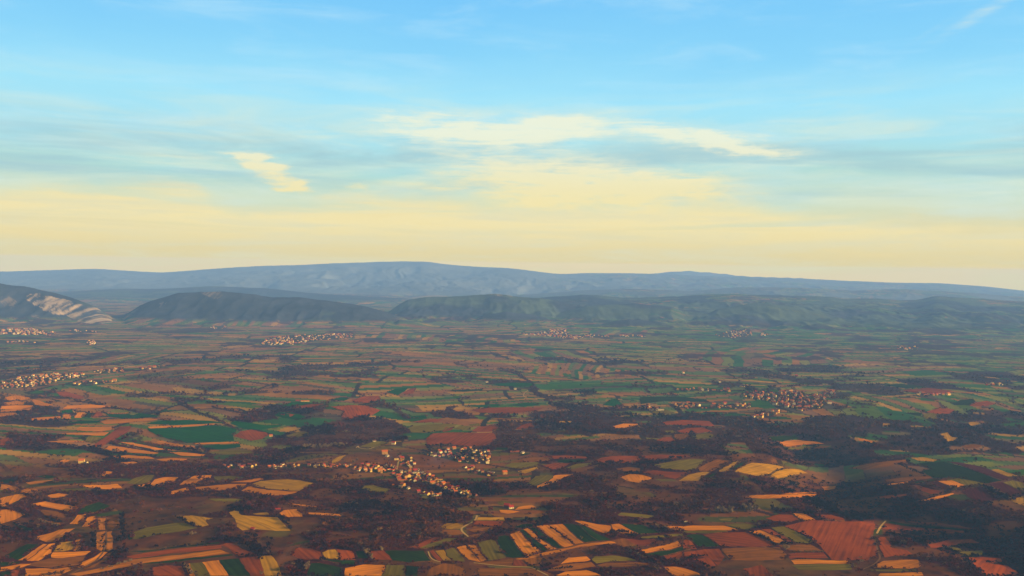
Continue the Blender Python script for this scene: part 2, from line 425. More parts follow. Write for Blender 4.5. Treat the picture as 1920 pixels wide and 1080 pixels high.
# ------------------------------------------------------------------ traced data (outlines on the photograph, carried onto the ground)
# kinds: o sunlit ochre soil, r red ploughland, d dark red ploughland, b brown fallow, y yellow stubble, v olive grass, g dark green crop, G bright green crop
FIELDS = """
o 0,909 10,909 32,914 38,919 30,924 0,920
v 0,916 33,924 20,925 0,922
o 38,921 50,916 72,919 82,921 60,926 40,924
o 0,934 40,926 52,931 30,941 8,950 0,951
o 0,957 14,956 47,965 30,974 0,983
g 22,979 45,987 68,994 45,996 34,988
o 137,907 150,910 185,910 220,908 230,916 200,918 160,914
o 87,930 110,925 130,928 115,933 95,934
o 62,945 85,941 140,950 125,960 90,952
b 70,956 95,958 125,966 118,972 85,966
o 75,975 85,976 120,983 115,985
g 147,963 160,950 186,942 207,949 190,958 165,964
o 130,983 145,966 160,965 158,972 145,984
o 160,980 165,970 180,968 178,980 165,988 155,988
o 62,1008 95,1000 110,994 140,991 125,1000 105,1016 85,1017
g 8,1043 50,1021 73,1021 58,1032 36,1050 20,1048
o 34,1051 55,1038 82,1020 88,1021 70,1035 50,1051
o 51,1052 65,1041 90,1021 102,1019 97,1030 97,1037 72,1052
y 100,1034 112,1018 140,1014 138,1030 120,1034
o 138,1033 140,1014 150,1012 152,1024 150,1032
o 95,1046 100,1036 140,1035 172,1034 160,1042 120,1047
b 50,1060 90,1048 160,1044 150,1060 100,1066
o 48,1080 50,1066 100,1067 150,1062 110,1080
g 0,1054 35,1054 40,1056 0,1062
o 0,1064 40,1058 60,1058 40,1065 0,1072
g 0,1080 2,1074 20,1071 20,1080
r 22,1080 22,1071 38,1066 34,1080
o 182,1030 181,999 197,996 197,1020 190,1034
o 199,1032 200,998 210,996 211,1030 203,1034
o 185,994 184,972 198,972 196,994
b 200,992 200,972 216,974 226,981 210,994
o 140,1062 175,1045 190,1035 203,1035 185,1050 150,1066
b 155,1069 182,1057 205,1037 212,1035 200,1050 177,1064
v 249,1011 250,998 275,990 330,981 350,982 371,991 340,996 290,1004 255,1012
g 241,1013 241,999 248,998 247,1011
o 125,1077 160,1072 200,1062 250,1050 320,1043 410,1031 430,1038 330,1049 250,1060 190,1072 150,1080
r 235,1045 270,1038 320,1031 415,1022 414,1028 320,1039 250,1048
g 240,1035 300,1031 320,1027 410,1017 412,1019 320,1029 270,1036
g 260,1058 320,1051 365,1046 432,1040 437,1042 370,1049 320,1055
r 285,1064 320,1060 340,1062 348,1080 288,1080
o 337,910 345,902 355,898 375,898 368,907 350,909
o 320,922 352,914 354,920 320,928
o 365,914 390,912 430,908 462,908 460,912 440,918 415,920 400,919 370,920
y 466,910 490,902 540,899 560,901 592,907 575,914 562,921 545,920 500,917 475,911
o 452,921 465,912 500,919 545,922 560,922 550,926 530,929 500,929
v 390,935 410,935 440,936 465,938 440,941 405,940
y 338,968 360,967 400,972 384,977 392,985 380,988 360,984 345,975
y 431,961 440,958 448,959 452,966 470,968 505,970 520,971 530,980 541,993 545,996 520,996 480,993 455,995 446,988 440,972
y 473,964 500,961 505,966 480,966
o 522,964 532,957 555,955 566,964 567,969 540,970
o 540,944 575,947 595,951 570,950
o 575,961 600,962 640,965 640,968 600,966 580,964
r 413,1022 425,1019 436,1020 450,1028 478,1038 450,1043 440,1040 430,1030
o 345,1060 355,1057 362,1070 368,1080 357,1080
v 355,1057 381,1054 388,1068 394,1080 368,1080 361,1067
o 381,1054 410,1051 420,1067 427,1080 394,1080 388,1067
g 412,1051 447,1047 458,1062 469,1080 428,1080 420,1066
r 449,1047 485,1043 492,1062 496,1080 469,1080 458,1061
y 486,1043 508,1042 518,1054 523,1066 526,1080 497,1080 492,1062
r 548,1042 553,1030 562,1027 585,1029 600,1036 604,1048 580,1050 560,1048
y 603,1037 615,1031 628,1030 636,1040 635,1048 610,1048
r 630,1030 645,1031 660,1034 668,1050 640,1050
g 575,1080 578,1066 582,1057 600,1056 640,1065 640,1080
g 604,1050 635,1050 660,1057 625,1054
g 666,1034 680,1034 690,1046 672,1048
r 693,1034 718,1033 728,1042 733,1051 700,1050
g 721,1034 740,1033 795,1033 800,1042 808,1052 770,1054 736,1052 729,1042
g 640,1051 665,1051 665,1058 640,1058
o 645,1080 648,1066 680,1060 695,1059 724,1061 720,1072 716,1080
v 717,1080 725,1060 755,1060 760,1062 756,1080
g 758,1080 762,1061 785,1063 784,1080
r 807,1034 814,1032 818,1040 830,1052 822,1053 810,1042
y 818,1033 833,1031 838,1043 846,1051 831,1052 822,1042
v 835,1031 852,1027 860,1038 868,1048 872,1053 850,1051 840,1043
o 857,1027 872,1023 890,1042 902,1055 880,1050 868,1042
o 876,1022 892,1022 898,1033 908,1046 914,1051 902,1054 890,1040
v 896,1017 920,1012 928,1014 938,1032 948,1046 917,1052 905,1038
g 930,1007 945,1004 952,1005 962,1018 974,1032 984,1043 960,1047 950,1045 939,1030
r 760,1026 775,1024 815,1008 832,1009 805,1022 785,1028
v 787,1028 812,1018 833,1010 858,1009 845,1015 815,1025 800,1029
y 825,990 836,982 872,982 865,991 845,993
b 824,1001 830,994 860,994 872,1002 845,1004
y 897,970 945,970 946,976 895,976
r 888,984 893,977 943,978 937,986 910,987
b 876,994 890,988 925,989 915,998 890,999
b 875,1006 890,1002 905,1001 895,1008
v 676,916 685,911 700,910 730,918 725,924 700,922
v 786,928 800,925 808,930 805,936 790,935
v 932,942 940,939 960,942 958,948 935,947
o 935,957 960,957 975,960 955,963 938,962
b 890,1057 916,1053 960,1049 960,1060 900,1058
b 895,1066 960,1065 1000,1067 1024,1080 900,1080
b 800,1080 805,1066 830,1057 855,1058 870,1068 872,1080
o 955,1003 973,996 982,1006 998,1022 1016,1035 1000,1040 986,1043 976,1031 964,1016
g 974,995 980,994 1000,1010 1028,1032 1018,1034 1004,1025 988,1008
o 981,993 989,991 1005,1003 1025,1018 1042,1030 1030,1031 1010,1016
g 992,991 1003,990 1020,1002 1040,1015 1055,1028 1044,1029 1025,1014
o 1005,987 1020,985 1028,985 1055,1006 1075,1023 1058,1027 1035,1010
o 1030,985 1055,983 1068,997 1080,1009 1095,1018 1079,1021 1062,1008 1046,995
g 1056,983 1078,983 1086,986 1104,1003 1119,1014 1098,1017 1082,1008 1069,995
g 1087,985 1095,986 1115,998 1144,1013 1121,1014 1106,1003
o 1078,977 1090,977 1120,983 1145,986 1145,996 1135,1001 1115,994
o 1146,984 1160,983 1175,990 1195,1001 1170,1001 1150,995
g 1163,983 1185,983 1205,985 1220,992 1240,998 1220,1001 1198,1001 1180,992
g 965,988 978,983 1000,983 998,989 970,990
o 1018,1037 1060,1029 1095,1021 1120,1017 1145,1015 1160,1019 1130,1020 1080,1027 1030,1040 990,1047 975,1050 965,1049
b 1147,1014 1170,1010 1185,1015 1195,1022 1175,1027 1155,1020
r 1173,1011 1205,1014 1225,1010 1235,1016 1215,1024 1196,1024
o 1200,1032 1240,1024 1270,1015 1278,1024 1250,1031 1212,1037
g 1205,1042 1215,1038 1250,1033 1280,1026 1300,1022 1300,1026 1275,1034 1240,1043 1215,1044
r 1240,1045 1262,1040 1280,1035 1280,1045 1270,1052
v 1198,1010 1205,1007 1250,1003 1280,1001 1280,1005 1240,1008
o 1245,987 1280,987 1280,994 1262,993
v 1110,1050 1115,1044 1150,1042 1180,1046 1195,1052 1150,1053 1118,1057
o 1050,1058 1065,1046 1100,1044 1108,1050 1100,1052 1060,1056
b 1025,1070 1050,1059 1108,1054 1115,1062 1090,1066 1060,1072
b 1118,1060 1140,1056 1190,1055 1220,1058 1200,1062 1130,1064
o 1245,1064 1270,1063 1285,1066 1310,1075 1315,1080 1262,1080
r 962,1051 975,1051 988,1062 962,1062
b 978,1048 1010,1041 1020,1050 1010,1063 990,1060
o 1040,1080 1060,1073 1100,1069 1130,1080
v 1157,966 1165,962 1190,963 1228,968 1215,972 1175,968
v 985,909 992,904 1005,893 1039,892 1029,900 1005,911
o 1006,912 1030,901 1041,892 1075,889 1065,897 1030,908 1010,915
o 966,957 972,951 995,947 1012,954 985,955
o 1281,988 1300,986 1358,986 1384,993 1365,995 1340,994 1300,995 1281,994
v 1281,996 1340,995 1360,994 1365,997 1330,1000 1281,1000
v 1361,984 1375,981 1395,981 1420,986 1405,991 1395,993
g 1281,1006 1292,1003 1315,1003 1335,1014 1348,1024 1325,1026 1310,1024 1295,1012
r 1281,1013 1288,1010 1300,1020 1308,1030 1281,1030
r 1318,1003 1345,1000 1398,998 1415,1005 1440,1015 1450,1024 1420,1026 1352,1024 1337,1013
o 1405,997 1425,994 1440,1000 1462,1010 1478,1019 1460,1020 1445,1014 1425,1004
r 1427,993 1445,993 1465,1003 1486,1016 1492,1019 1481,1019 1462,1008
v 1448,990 1470,987 1490,996 1510,1006 1522,1014 1518,1019 1495,1019 1475,1009
r 1472,987 1500,980 1520,976 1560,978 1600,979 1639,977 1641,990 1636,1003 1642,1020 1646,1045 1620,1052 1560,1050 1553,1041 1536,1022 1512,1004
o 1487,963 1505,963 1515,968 1528,975 1510,977 1495,970
r 1435,972 1460,965 1485,966 1498,974 1475,979 1450,977
r 1530,966 1560,966 1580,972 1585,977 1555,975
b 1352,1030 1400,1027 1463,1027 1473,1040 1470,1050 1430,1052 1400,1052 1370,1050
r 1283,1036 1320,1031 1348,1030 1359,1045 1346,1061 1330,1047 1295,1043 1283,1044
r 1300,1049 1329,1046 1343,1061 1325,1064
r 1395,1067 1430,1060 1440,1070 1450,1080 1400,1080
o 1482,1051 1500,1049 1560,1051 1590,1051 1590,1057 1540,1057 1490,1058
r 1477,1039 1500,1037 1545,1037 1553,1047 1500,1047 1480,1049
b 1460,1023 1520,1022 1543,1033 1500,1035 1480,1032
v 1485,1060 1540,1058 1595,1058 1595,1068 1540,1070 1500,1068
o 1395,933 1410,929 1450,928 1530,927 1535,932 1480,934 1430,936
o 1465,926 1500,924 1533,922 1528,925 1480,927
o 1540,913 1566,912 1565,917 1548,920
v 1345,973 1375,972 1370,977 1350,976
g 1664,980 1672,978 1700,983 1760,988 1800,992 1830,996 1810,996 1750,992 1690,985
r 1702,978 1760,981 1800,986 1828,993 1780,988 1720,982
r 1660,982 1690,986 1740,992 1810,997 1800,1002 1750,998 1690,995 1655,993
r 1645,1007 1660,1008 1668,1018 1672,1028 1700,1032 1716,1042 1690,1043 1656,1045 1651,1030
o 1650,1055 1656,1052 1690,1050 1722,1050 1727,1058 1725,1066 1690,1067 1638,1065
v 1625,1069 1640,1068 1720,1068 1725,1072 1680,1073 1640,1072
o 1645,1080 1650,1076 1730,1074 1732,1080
r 1740,1022 1780,1013 1820,1012 1838,1018 1810,1020 1770,1026 1745,1028
v 1768,1030 1790,1026 1810,1032 1800,1034
v 1790,1036 1810,1034 1840,1033 1846,1040 1820,1044 1805,1042
r 1805,1046 1840,1045 1878,1048 1880,1054 1850,1056 1890,1062 1905,1072 1914,1080 1850,1080 1830,1066 1825,1055
r 1640,934 1660,930 1700,927 1700,930 1660,935
o 1655,909 1680,906 1702,903 1702,906 1670,910
r 1705,911 1718,909 1735,915 1768,923 1745,927 1725,920
d 1738,906 1755,904 1778,912 1778,916 1765,918
o 1759,903 1785,901 1808,910 1790,915 1775,909
d 1802,922 1838,912 1850,920 1862,930 1872,938 1840,942 1820,935
o 1720,940 1745,934 1785,925 1789,927 1750,938
v 1882,905 1900,901 1920,906 1920,920 1900,914
d 1852,907 1880,905 1918,925 1890,933 1870,920
y 1896,938 1920,930 1920,948 1906,945
g 1723,869 1768,866 1810,877 1877,902 1850,907 1785,895 1751,898 1728,884 1745,880
y 1708,859 1730,858 1760,863 1750,866 1720,864
d 1777,866 1800,868 1840,875 1880,890 1893,898 1880,900 1840,888 1800,873
y 1857,882 1870,880 1908,893 1890,894
v 1782,900 1800,896 1830,902 1846,908 1810,911 1792,905
b 1590,878 1640,868 1700,862 1705,866 1660,876 1620,882
b 1657,900 1690,896 1740,893 1753,896 1710,902 1660,905
g 1711,905 1740,900 1768,898 1752,902 1720,907
y 1655,794 1668,795 1668,800 1655,801
y 1763,814 1775,811 1785,820 1797,821 1785,828 1775,828
b 1803,837 1820,833 1845,836 1830,841 1812,841
o 1607,822 1620,823 1640,829 1635,831 1612,827
g 1697,775 1729,774 1727,781 1712,779
v 1731,777 1745,774 1758,778 1755,785 1735,786
y 1815,793 1830,791 1843,795 1820,799
g 1785,757 1800,751 1825,748 1829,754 1814,760 1790,760
r 1831,755 1850,752 1868,758 1850,762 1817,762
r 1735,773 1760,766 1790,768 1785,776 1759,777
g 1650,722 1690,720 1740,726 1700,729
r 1690,732 1740,728 1785,733 1770,740 1720,738
v 1225,872 1270,864 1300,861 1323,862 1318,868 1303,880 1290,882 1260,880 1240,878
b 1306,880 1325,869 1345,862 1369,864 1351,874 1335,884 1315,884
y 1342,886 1360,875 1378,866 1394,866 1380,874 1362,884
g 1366,882 1385,870 1400,866 1402,868 1380,880
y 1376,884 1395,874 1410,868 1440,870 1470,876 1455,881 1440,890 1420,893 1395,888
y 1441,893 1460,883 1475,879 1500,881 1514,887 1490,891 1460,898
y 1273,902 1290,891 1310,886 1332,885 1320,893 1312,902 1295,902
g 1314,902 1325,894 1338,888 1342,889 1328,899
r 1205,886 1225,882 1250,885 1288,886 1284,891 1265,898 1240,893
o 1200,891 1215,895 1222,898 1200,903
v 1225,899 1260,899 1272,903 1240,903
r 1200,855 1240,853 1290,854 1295,857 1250,861 1210,862
g 1442,820 1470,817 1490,818 1500,822 1470,828 1450,826
o 1460,830 1490,826 1520,827 1546,832 1510,834 1470,838
v 1470,842 1500,838 1550,834 1540,838 1500,843
b 1510,840 1535,837 1560,836 1545,841 1515,843
v 1297,818 1310,814 1330,813 1340,816 1330,822 1305,824
r 1230,826 1245,820 1260,820 1267,827 1250,830
r 1270,808 1290,803 1320,802 1335,810 1315,812 1280,813
b 1263,815 1290,813 1295,820 1280,828 1268,826
r 1240,792 1280,788 1330,790 1340,800 1300,798 1250,797
v 1245,808 1262,807 1268,811 1255,813
g 1200,745 1240,744 1285,745 1320,750 1330,754 1290,754 1245,752 1200,758
v 1218,773 1250,769 1270,776 1230,777
r 800,822 812,813 850,811 890,812 925,812 930,822 915,836 880,837 840,833 800,835
v 765,803 775,799 800,797 830,795 858,796 850,801 828,808 800,813 770,811
r 829,808 840,799 853,798 848,806 832,810
v 851,805 862,798 885,800 880,807
r 886,808 895,801 930,797 935,805 920,810 892,810
v 880,796 898,794 900,799 882,799
r 965,805 980,797 995,793 1000,800 975,806
y 1047,790 1070,790 1075,793 1050,794
o 1148,800 1170,795 1195,795 1200,800 1170,803 1150,804
G 865,761 900,760 937,758 935,763 900,764
G 953,760 985,756 1005,757 1012,760 980,763
r 880,769 920,765 950,764 1020,765 1010,770 960,776 900,774
G 925,720 960,718 1000,719 1000,724 970,725 935,724
g 835,733 870,731 905,730 905,733 870,735
G 1130,760 1145,750 1155,748 1168,759 1160,763
v 945,874 960,868 1010,867 1005,873 970,880
b 955,866 1000,857 1034,857 1028,865 1000,866
r 1012,856 1060,854 1110,857 1095,860 1060,859 1040,861
g 1043,863 1060,862 1095,862 1098,866 1060,868 1046,867
r 1018,873 1040,869 1069,869 1059,875 1040,882
v 1061,877 1085,870 1110,868 1114,869 1090,877 1075,880
b 1062,882 1095,877 1125,871 1130,872 1100,882 1080,886
r 1112,865 1130,858 1160,855 1198,856 1198,868 1160,868 1130,868
b 1155,880 1180,876 1200,878 1200,884 1170,883
o 1163,895 1180,889 1205,891 1223,897 1200,906 1175,902
g 925,840 950,840 955,843 930,844
g 970,855 985,850 995,851 980,855
y 967,884 990,880 1005,876 1009,880 985,888
v 535,818 560,810 575,810 580,815 560,821 542,820
v 675,838 690,832 700,828 720,828 728,831 710,838 695,840
r 438,818 451,809 470,806 500,812 504,816 490,824 470,827 452,822
G 276,805 340,802 402,798 446,805 436,816 440,827 400,829 350,831 320,824 300,819 285,812
G 268,796 300,790 345,788 390,789 428,794 402,794 330,797
o 276,801 330,798 402,795 403,797 340,801 280,804
G 432,794 440,790 465,793 500,798 535,797 520,802 490,806 460,805
o 362,832 400,830 448,829 448,832 400,833 367,834
G 380,836 420,834 450,833 450,839 420,843 390,843
v 390,848 420,845 470,845 475,850 430,853 400,852
G 515,779 525,773 545,774 573,781 560,788 530,784
r 522,777 540,776 555,778 545,782
G 528,763 548,754 590,756 577,759
r 550,765 570,760 610,757 605,759 575,766
r 620,763 660,760 690,762 715,770 695,780 660,786 640,782 645,772
G 620,750 640,745 655,748 645,752
r 660,751 680,744 710,742 714,750 690,756 665,755
G 725,736 740,730 765,727 760,734 745,741
r 756,737 770,729 780,728 775,738 759,741
G 762,783 780,780 800,779 800,784 770,785
r 770,792 800,787 830,786 820,791 790,793
y 618,868 630,858 648,853 640,862 625,870
b 642,868 652,856 675,858 670,866
o 8,746 25,742 45,744 58,747 40,751 15,751
o 5,756 30,752 48,755 45,759 10,760
o 0,762 30,760 62,761 62,764 30,768 0,768
o 0,770 58,766 60,769 30,772 0,773
o 0,775 30,774 33,778 0,782
o 57,749 70,751 100,760 90,762 65,760
o 58,785 80,783 113,781 113,786 85,788 60,789
r 105,735 125,735 160,745 150,749 115,744
o 117,767 125,761 170,759 215,763 200,765 130,767
G 116,770 135,768 138,774 118,776
o 118,778 136,777 132,786 117,786
o 139,784 143,774 160,774 152,784
g 157,783 165,775 174,775 168,784
r 173,783 181,772 190,773 194,781 180,783
G 192,772 205,777 240,777 250,779 298,782 240,786 205,782
o 206,776 240,774 248,775 230,776 210,776
G 244,782 260,775 285,778 303,781 288,782 250,783
o 190,791 200,787 240,786 305,785 315,787 260,791 230,794 195,796
G 125,792 150,790 188,789 187,793 150,795
o 140,806 150,801 210,801 213,806 190,810 150,808
o 110,814 150,812 205,811 195,818 150,816
o 85,828 120,827 158,827 157,830 110,830
v 159,827 166,819 190,821 175,832
r 172,838 178,832 205,815 225,801 247,799 238,812 215,825 190,838
o 195,843 205,837 230,839 270,845 298,850 290,852 250,850 210,846
o 285,831 300,827 340,834 372,838 360,839 320,836
o 315,848 350,849 385,853 380,856 340,855
o 222,829 250,831 300,841 340,846 300,845 250,836
o 210,856 240,854 280,857 290,861 250,860 220,860
o 292,862 320,859 350,861 350,865 310,866
o 225,868 250,866 258,868 240,872
o 187,888 200,884 212,885 205,892 195,894
o 107,866 120,862 132,864 120,868
r 0,826 15,821 22,826 5,837 0,837
g 68,894 85,891 108,895 90,898
g 0,901 20,899 35,903 20,907 0,906
o 48,905 75,902 100,900 85,905 55,909
v 237,906 250,898 270,892 290,891 285,899 278,905 255,909
o 257,911 285,906 291,899 310,895 335,895 325,903 300,911 270,915
o 338,908 350,900 365,893 398,891 397,896 370,903 350,910
v 400,894 430,893 460,896 440,900 403,902
o 430,905 455,902 488,897 494,899 470,905
"""
# tracks: width in metres, colour, outline
TRACKS = [("pale", 3.4, "894,967 894,973 889,978 877,984 866,990 864,994 867,998 872,1002 878,1007"),
          ("pale", 2.2, "888,1056 925,1060 960,1063 995,1064 1010,1071 1028,1080"),
          ("pale", 3.2, "1661,977 1654,984 1650,990 1644,1001"),
          ("dull", 2.6, "1634,1003 1640,1012 1643,1022 1645,1030 1648,1040 1651,1046 1648,1051 1640,1058 1628,1064 1616,1069"),
          ("pale", 2.2, "803,1035 806,1046 812,1050 818,1053 826,1054"),
          ("pale", 4.0, "750,863 747,866 746,872 744,878 745,885"),
          ("pale", 3.0, "990,732 983,737 981,742 984,745 992,748"),
          ("dull", 3.0, "900,850 925,846 945,843"),
          ("pale", 3.5, "668,840 672,836 672,840 690,843 705,838"),
          ("dull", 4.0, "560,849 620,848 680,850 720,853 750,862"),
          ("dull", 3.0, "199,996 199,1020 194,1036 180,1052 150,1068 130,1078")]
# woods on the plain: everything nearer than about 2.2 km that is not a field, a track or a village is scrub and wood anyway
WOODS = """
1 0,780 50,785 115,790 150,800 100,818 85,832 170,840 195,848 210,862 300,866 400,870 470,855 560,850 640,850 640,885 0,900
1 480,830 520,812 600,795 640,790 700,780 740,788 765,812 740,830 660,842 620,862 500,865
1 940,785 990,775 1100,772 1240,780 1300,775 1420,776 1500,790 1540,775 1600,765 1750,778 1920,785 1920,862 1560,880 1520,870 1400,860 1300,852 1200,852 1100,855 1000,852 900,845 930,815
1 995,715 1015,735 1060,752 1150,764 1250,765 1250,775 1080,776 1030,757 1000,737
.6 215,712 330,692 420,700 480,708 400,735 330,722
1 823,772 850,762 880,775 892,786 830,786
.8 680,758 720,757 765,782 750,785 700,770
1 560,770 500,775 470,772 440,780 470,790 530,790
1 0,735 60,750 120,762 115,780 60,790 0,785
1 1690,712 1720,708 1780,722 1850,735 1830,738 1740,730
1 1640,722 1700,728 1760,738 1700,734 1650,728
1 1780,700 1840,692 1920,700 1920,715 1830,712
1 1330,665 1400,668 1470,672 1460,680 1380,676
1 1010,670 1060,672 1100,672 1060,676 1010,675
1 1140,672 1200,678 1210,685 1130,682
1 1560,690 1600,698 1640,705 1610,706 1560,698
1 1690,635 1730,630 1800,640 1850,650 1760,655 1680,645
1 1520,708 1570,712 1560,722 1530,720
.7 0,700 40,695 120,690 200,684 160,682 60,688 0,692
"""
HEDGE_LINES = """
140,752 175,755 210,763 250,772 290,783 340,792
330,745 345,760 370,773 400,780 420,792 450,806
205,831 250,842 300,847 350,852 385,857
212,828 260,836 320,840 365,845 390,855
230,826 290,832 340,838 372,842
195,846 240,852 300,858 370,862
380,834 395,850 400,862
940,690 970,702 985,710 1003,725 1005,735
660,735 700,748 740,768 765,785
400,764 440,772 480,778 520,785
1225,790 1250,805 1275,828
800,838 840,836 880,840
1000,870 1030,880 1065,890 1100,892
945,868 1000,872
1200,888 1240,898 1280,904
1520,715 1600,722 1700,735
1430,730 1500,722 1580,728
"""


def pts_of(s):
    return [tuple(float(v) for v in p.split(',')) for p in s.split()]


def ground_all(polys):
    """raycast many pixel polylines at once"""
    flat = np.array([p for P in polys for p in P], float)
    g = raycast(flat[:, 0], flat[:, 1])
    out, i = [], 0
    for P in polys:
        out.append(g[i:i + len(P)])
        i += len(P)
    return out


def densify(P, step, closed=True):
    out = []
    n = len(P)
    for i in range(n if closed else n - 1):
        a, b = P[i], P[(i + 1) % n]
        k = max(1, int(math.dist(a, b) / step))
        for j in range(k):
            t = j / k
            out.append((a[0] + (b[0] - a[0]) * t, a[1] + (b[1] - a[1]) * t))
    if not closed:
        out.append(tuple(P[-1]))
    return out


field_src = [(ln.split(' ', 1)[0], densify(pts_of(ln.split(' ', 1)[1]), 5.0)) for ln in FIELDS.strip().split('\n')]
field_w = ground_all([p for _, p in field_src])
track_w = ground_all([densify(pts_of(t[2]), 3.0, False) for t in TRACKS])
wood_src = [(float(ln.split(' ', 1)[0]), densify(pts_of(ln.split(' ', 1)[1]), 12.0)) for ln in WOODS.strip().split('\n')]
wood_w = ground_all([p for _, p in wood_src])
hedge_w = ground_all([densify(pts_of(ln), 8.0, False) for ln in HEDGE_LINES.strip().split('\n')])


# occupancy raster of the near country: fields and tracks keep the woods off
GX0, GX1, GY0, GY1, GS = -2700.0, 2700.0, 900.0, 4900.0, 4.0
NX, NY = int((GX1 - GX0) / GS), int((GY1 - GY0) / GS)
occ = np.zeros((NY, NX), bool)
for P in field_w:
    x0, y0 = P.min(0)
    x1, y1 = P.max(0)
    i0, i1 = max(0, int((x0 - GX0) / GS)), min(NX, int((x1 - GX0) / GS) + 2)
    j0, j1 = max(0, int((y0 - GY0) / GS)), min(NY, int((y1 - GY0) / GS) + 2)
    if i1 <= i0 or j1 <= j0:
        continue
    gx, gy = np.meshgrid(GX0 + (np.arange(i0, i1) + .5) * GS, GY0 + (np.arange(j0, j1) + .5) * GS)
    occ[j0:j1, i0:i1] |= in_poly(gx, gy, P)
for P in track_w:
    for a, b in zip(P[:-1], P[1:]):
        for t in np.linspace(0, 1, max(2, int(np.hypot(*(b - a)) / 2))):
            p = a + (b - a) * t
            i, j = int((p[0] - GX0) / GS), int((p[1] - GY0) / GS)
            if 0 <= i < NX and 0 <= j < NY:
                occ[max(0, j - 1):j + 2, max(0, i - 1):i + 2] = True


def occupied(x, y):
    i = ((x - GX0) / GS).astype(int)
    j = ((y - GY0) / GS).astype(int)
    ok = (i >= 0) & (i < NX) & (j >= 0) & (j < NY)
    return np.where(ok, occ[np.clip(j, 0, NY - 1), np.clip(i, 0, NX - 1)], False)


# ------------------------------------------------------------------ villages: (village, cluster phrase, count, outline)
CLUSTERS = [
    ("near", "in the nearest village, western row along the lane", 34, "660,877 680,871 745,874 748,884 720,887 690,885 662,883"),
    ("near", "in the nearest village, northern corner by the lane bend", 16, "738,858 762,852 780,864 774,878 752,874"),
    ("near", "in the nearest village, crowded middle part", 46, "735,889 760,880 790,883 815,893 828,901 800,905 770,904 745,901"),
    ("near", "in the nearest village, on the slope above the ravine", 27, "800,905 825,905 842,910 866,918 892,930 878,933 850,923 828,916"),
    ("near", "in the nearest village, upper part under the red field", 60, "795,853 815,846 840,841 895,840 923,848 921,858 916,869 890,871 860,867 830,859"),
    ("near", "in the nearest village, eastern end by dark grove", 12, "865,875 890,878 920,885 934,893 915,894 885,887"),
    ("near", "among trees just south of the nearest village", 12, "726,909 765,911 772,921 795,923 826,926 828,933 800,931 760,918"),
    ("near", "at the western end of the roadside hamlet", 9, "418,873 482,873 482,878 418,878"),
    ("near", "in the middle of the roadside hamlet", 12, "502,876 540,870 586,872 586,878 502,879"),
    ("near", "at the eastern end of the roadside hamlet", 13, "590,872 628,872 656,872 656,878 590,877"),
    ("east", "in the large eastern village, southern tail", 16, "1408,781 1458,770 1466,773 1422,785"),
    ("east", "in the large eastern village, long southern row", 32, "1262,757 1295,757 1330,763 1340,757 1410,757 1405,766 1345,766 1300,767 1266,764"),
    ("east", "in the large eastern village, dense eastern quarter", 84, "1440,753 1500,745 1545,738 1552,752 1542,766 1500,771 1485,766 1450,761"),
    ("east", "in the large eastern village, northern half", 58, "1388,738 1410,734 1440,739 1475,731 1508,735 1504,745 1478,748 1470,754 1435,751 1400,747"),
    ("east", "in the large eastern village, upper eastern corner", 14, "1543,733 1568,733 1569,743 1548,742"),
    ("east", "along the road north of the large eastern village", 15, "1268,729 1325,729 1372,731 1372,735 1325,734 1270,732"),
    ("east", "by the long barns west of the large eastern village", 5, "1200,763 1216,759 1218,764 1204,765"),
    ("west", "", 125, "0,715 50,707 90,701 155,699 156,708 112,713 85,722 40,727 0,729"),
    ("west", "", 26, "174,697 205,692 231,691 233,698 190,700"),
    ("west", "", 14, "135,718 170,714 216,714 216,718 140,722"),
    ("far", "", 120, "484,641 510,632 560,628 660,626 666,633 600,638 560,646 490,648"),
    ("far", "", 110, "978,628 1030,619 1060,617 1066,627 1092,633 1080,637 1030,631"),
    ("far", "", 30, "1090,627 1210,628 1210,632 1090,633"),
    ("far", "", 85, "0,618 60,616 105,625 95,629 0,627"),
    ("far", "", 10, "0,639 70,640 70,643 0,643"),
    ("far", "", 9, "160,637 182,639 180,648 162,647"),
    ("far", "", 8, "130,618 185,621 183,624 130,622"),
    ("far", "", 9, "390,613 426,611 426,616 400,617"),
    ("far", "", 45, "1334,629 1370,621 1405,617 1411,630 1372,634"),
    ("far", "", 6, "1420,627 1441,625 1441,629 1422,630"),
    ("far", "", 14, "1678,648 1722,651 1720,658 1682,655"),
    ("far", "", 16, "1718,737 1780,738 1782,741 1722,742"),
    ("far", "", 9, "1846,718 1880,719 1880,723 1850,723"),
    ("far", "", 6, "260,690 292,688 290,692 262,693"),
]
cl_w = ground_all([densify(pts_of(c[3]), 6.0) for c in CLUSTERS])


def in_village(x, y):
    m = np.zeros(np.shape(x), bool)
    for P in cl_w:
        lo, hi = P.min(0) - 5, P.max(0) + 5
        k = (x > lo[0]) & (x < hi[0]) & (y > lo[1]) & (y < hi[1])
        if k.any():
            m[k] |= in_poly(x[k], y[k], P)
    return m


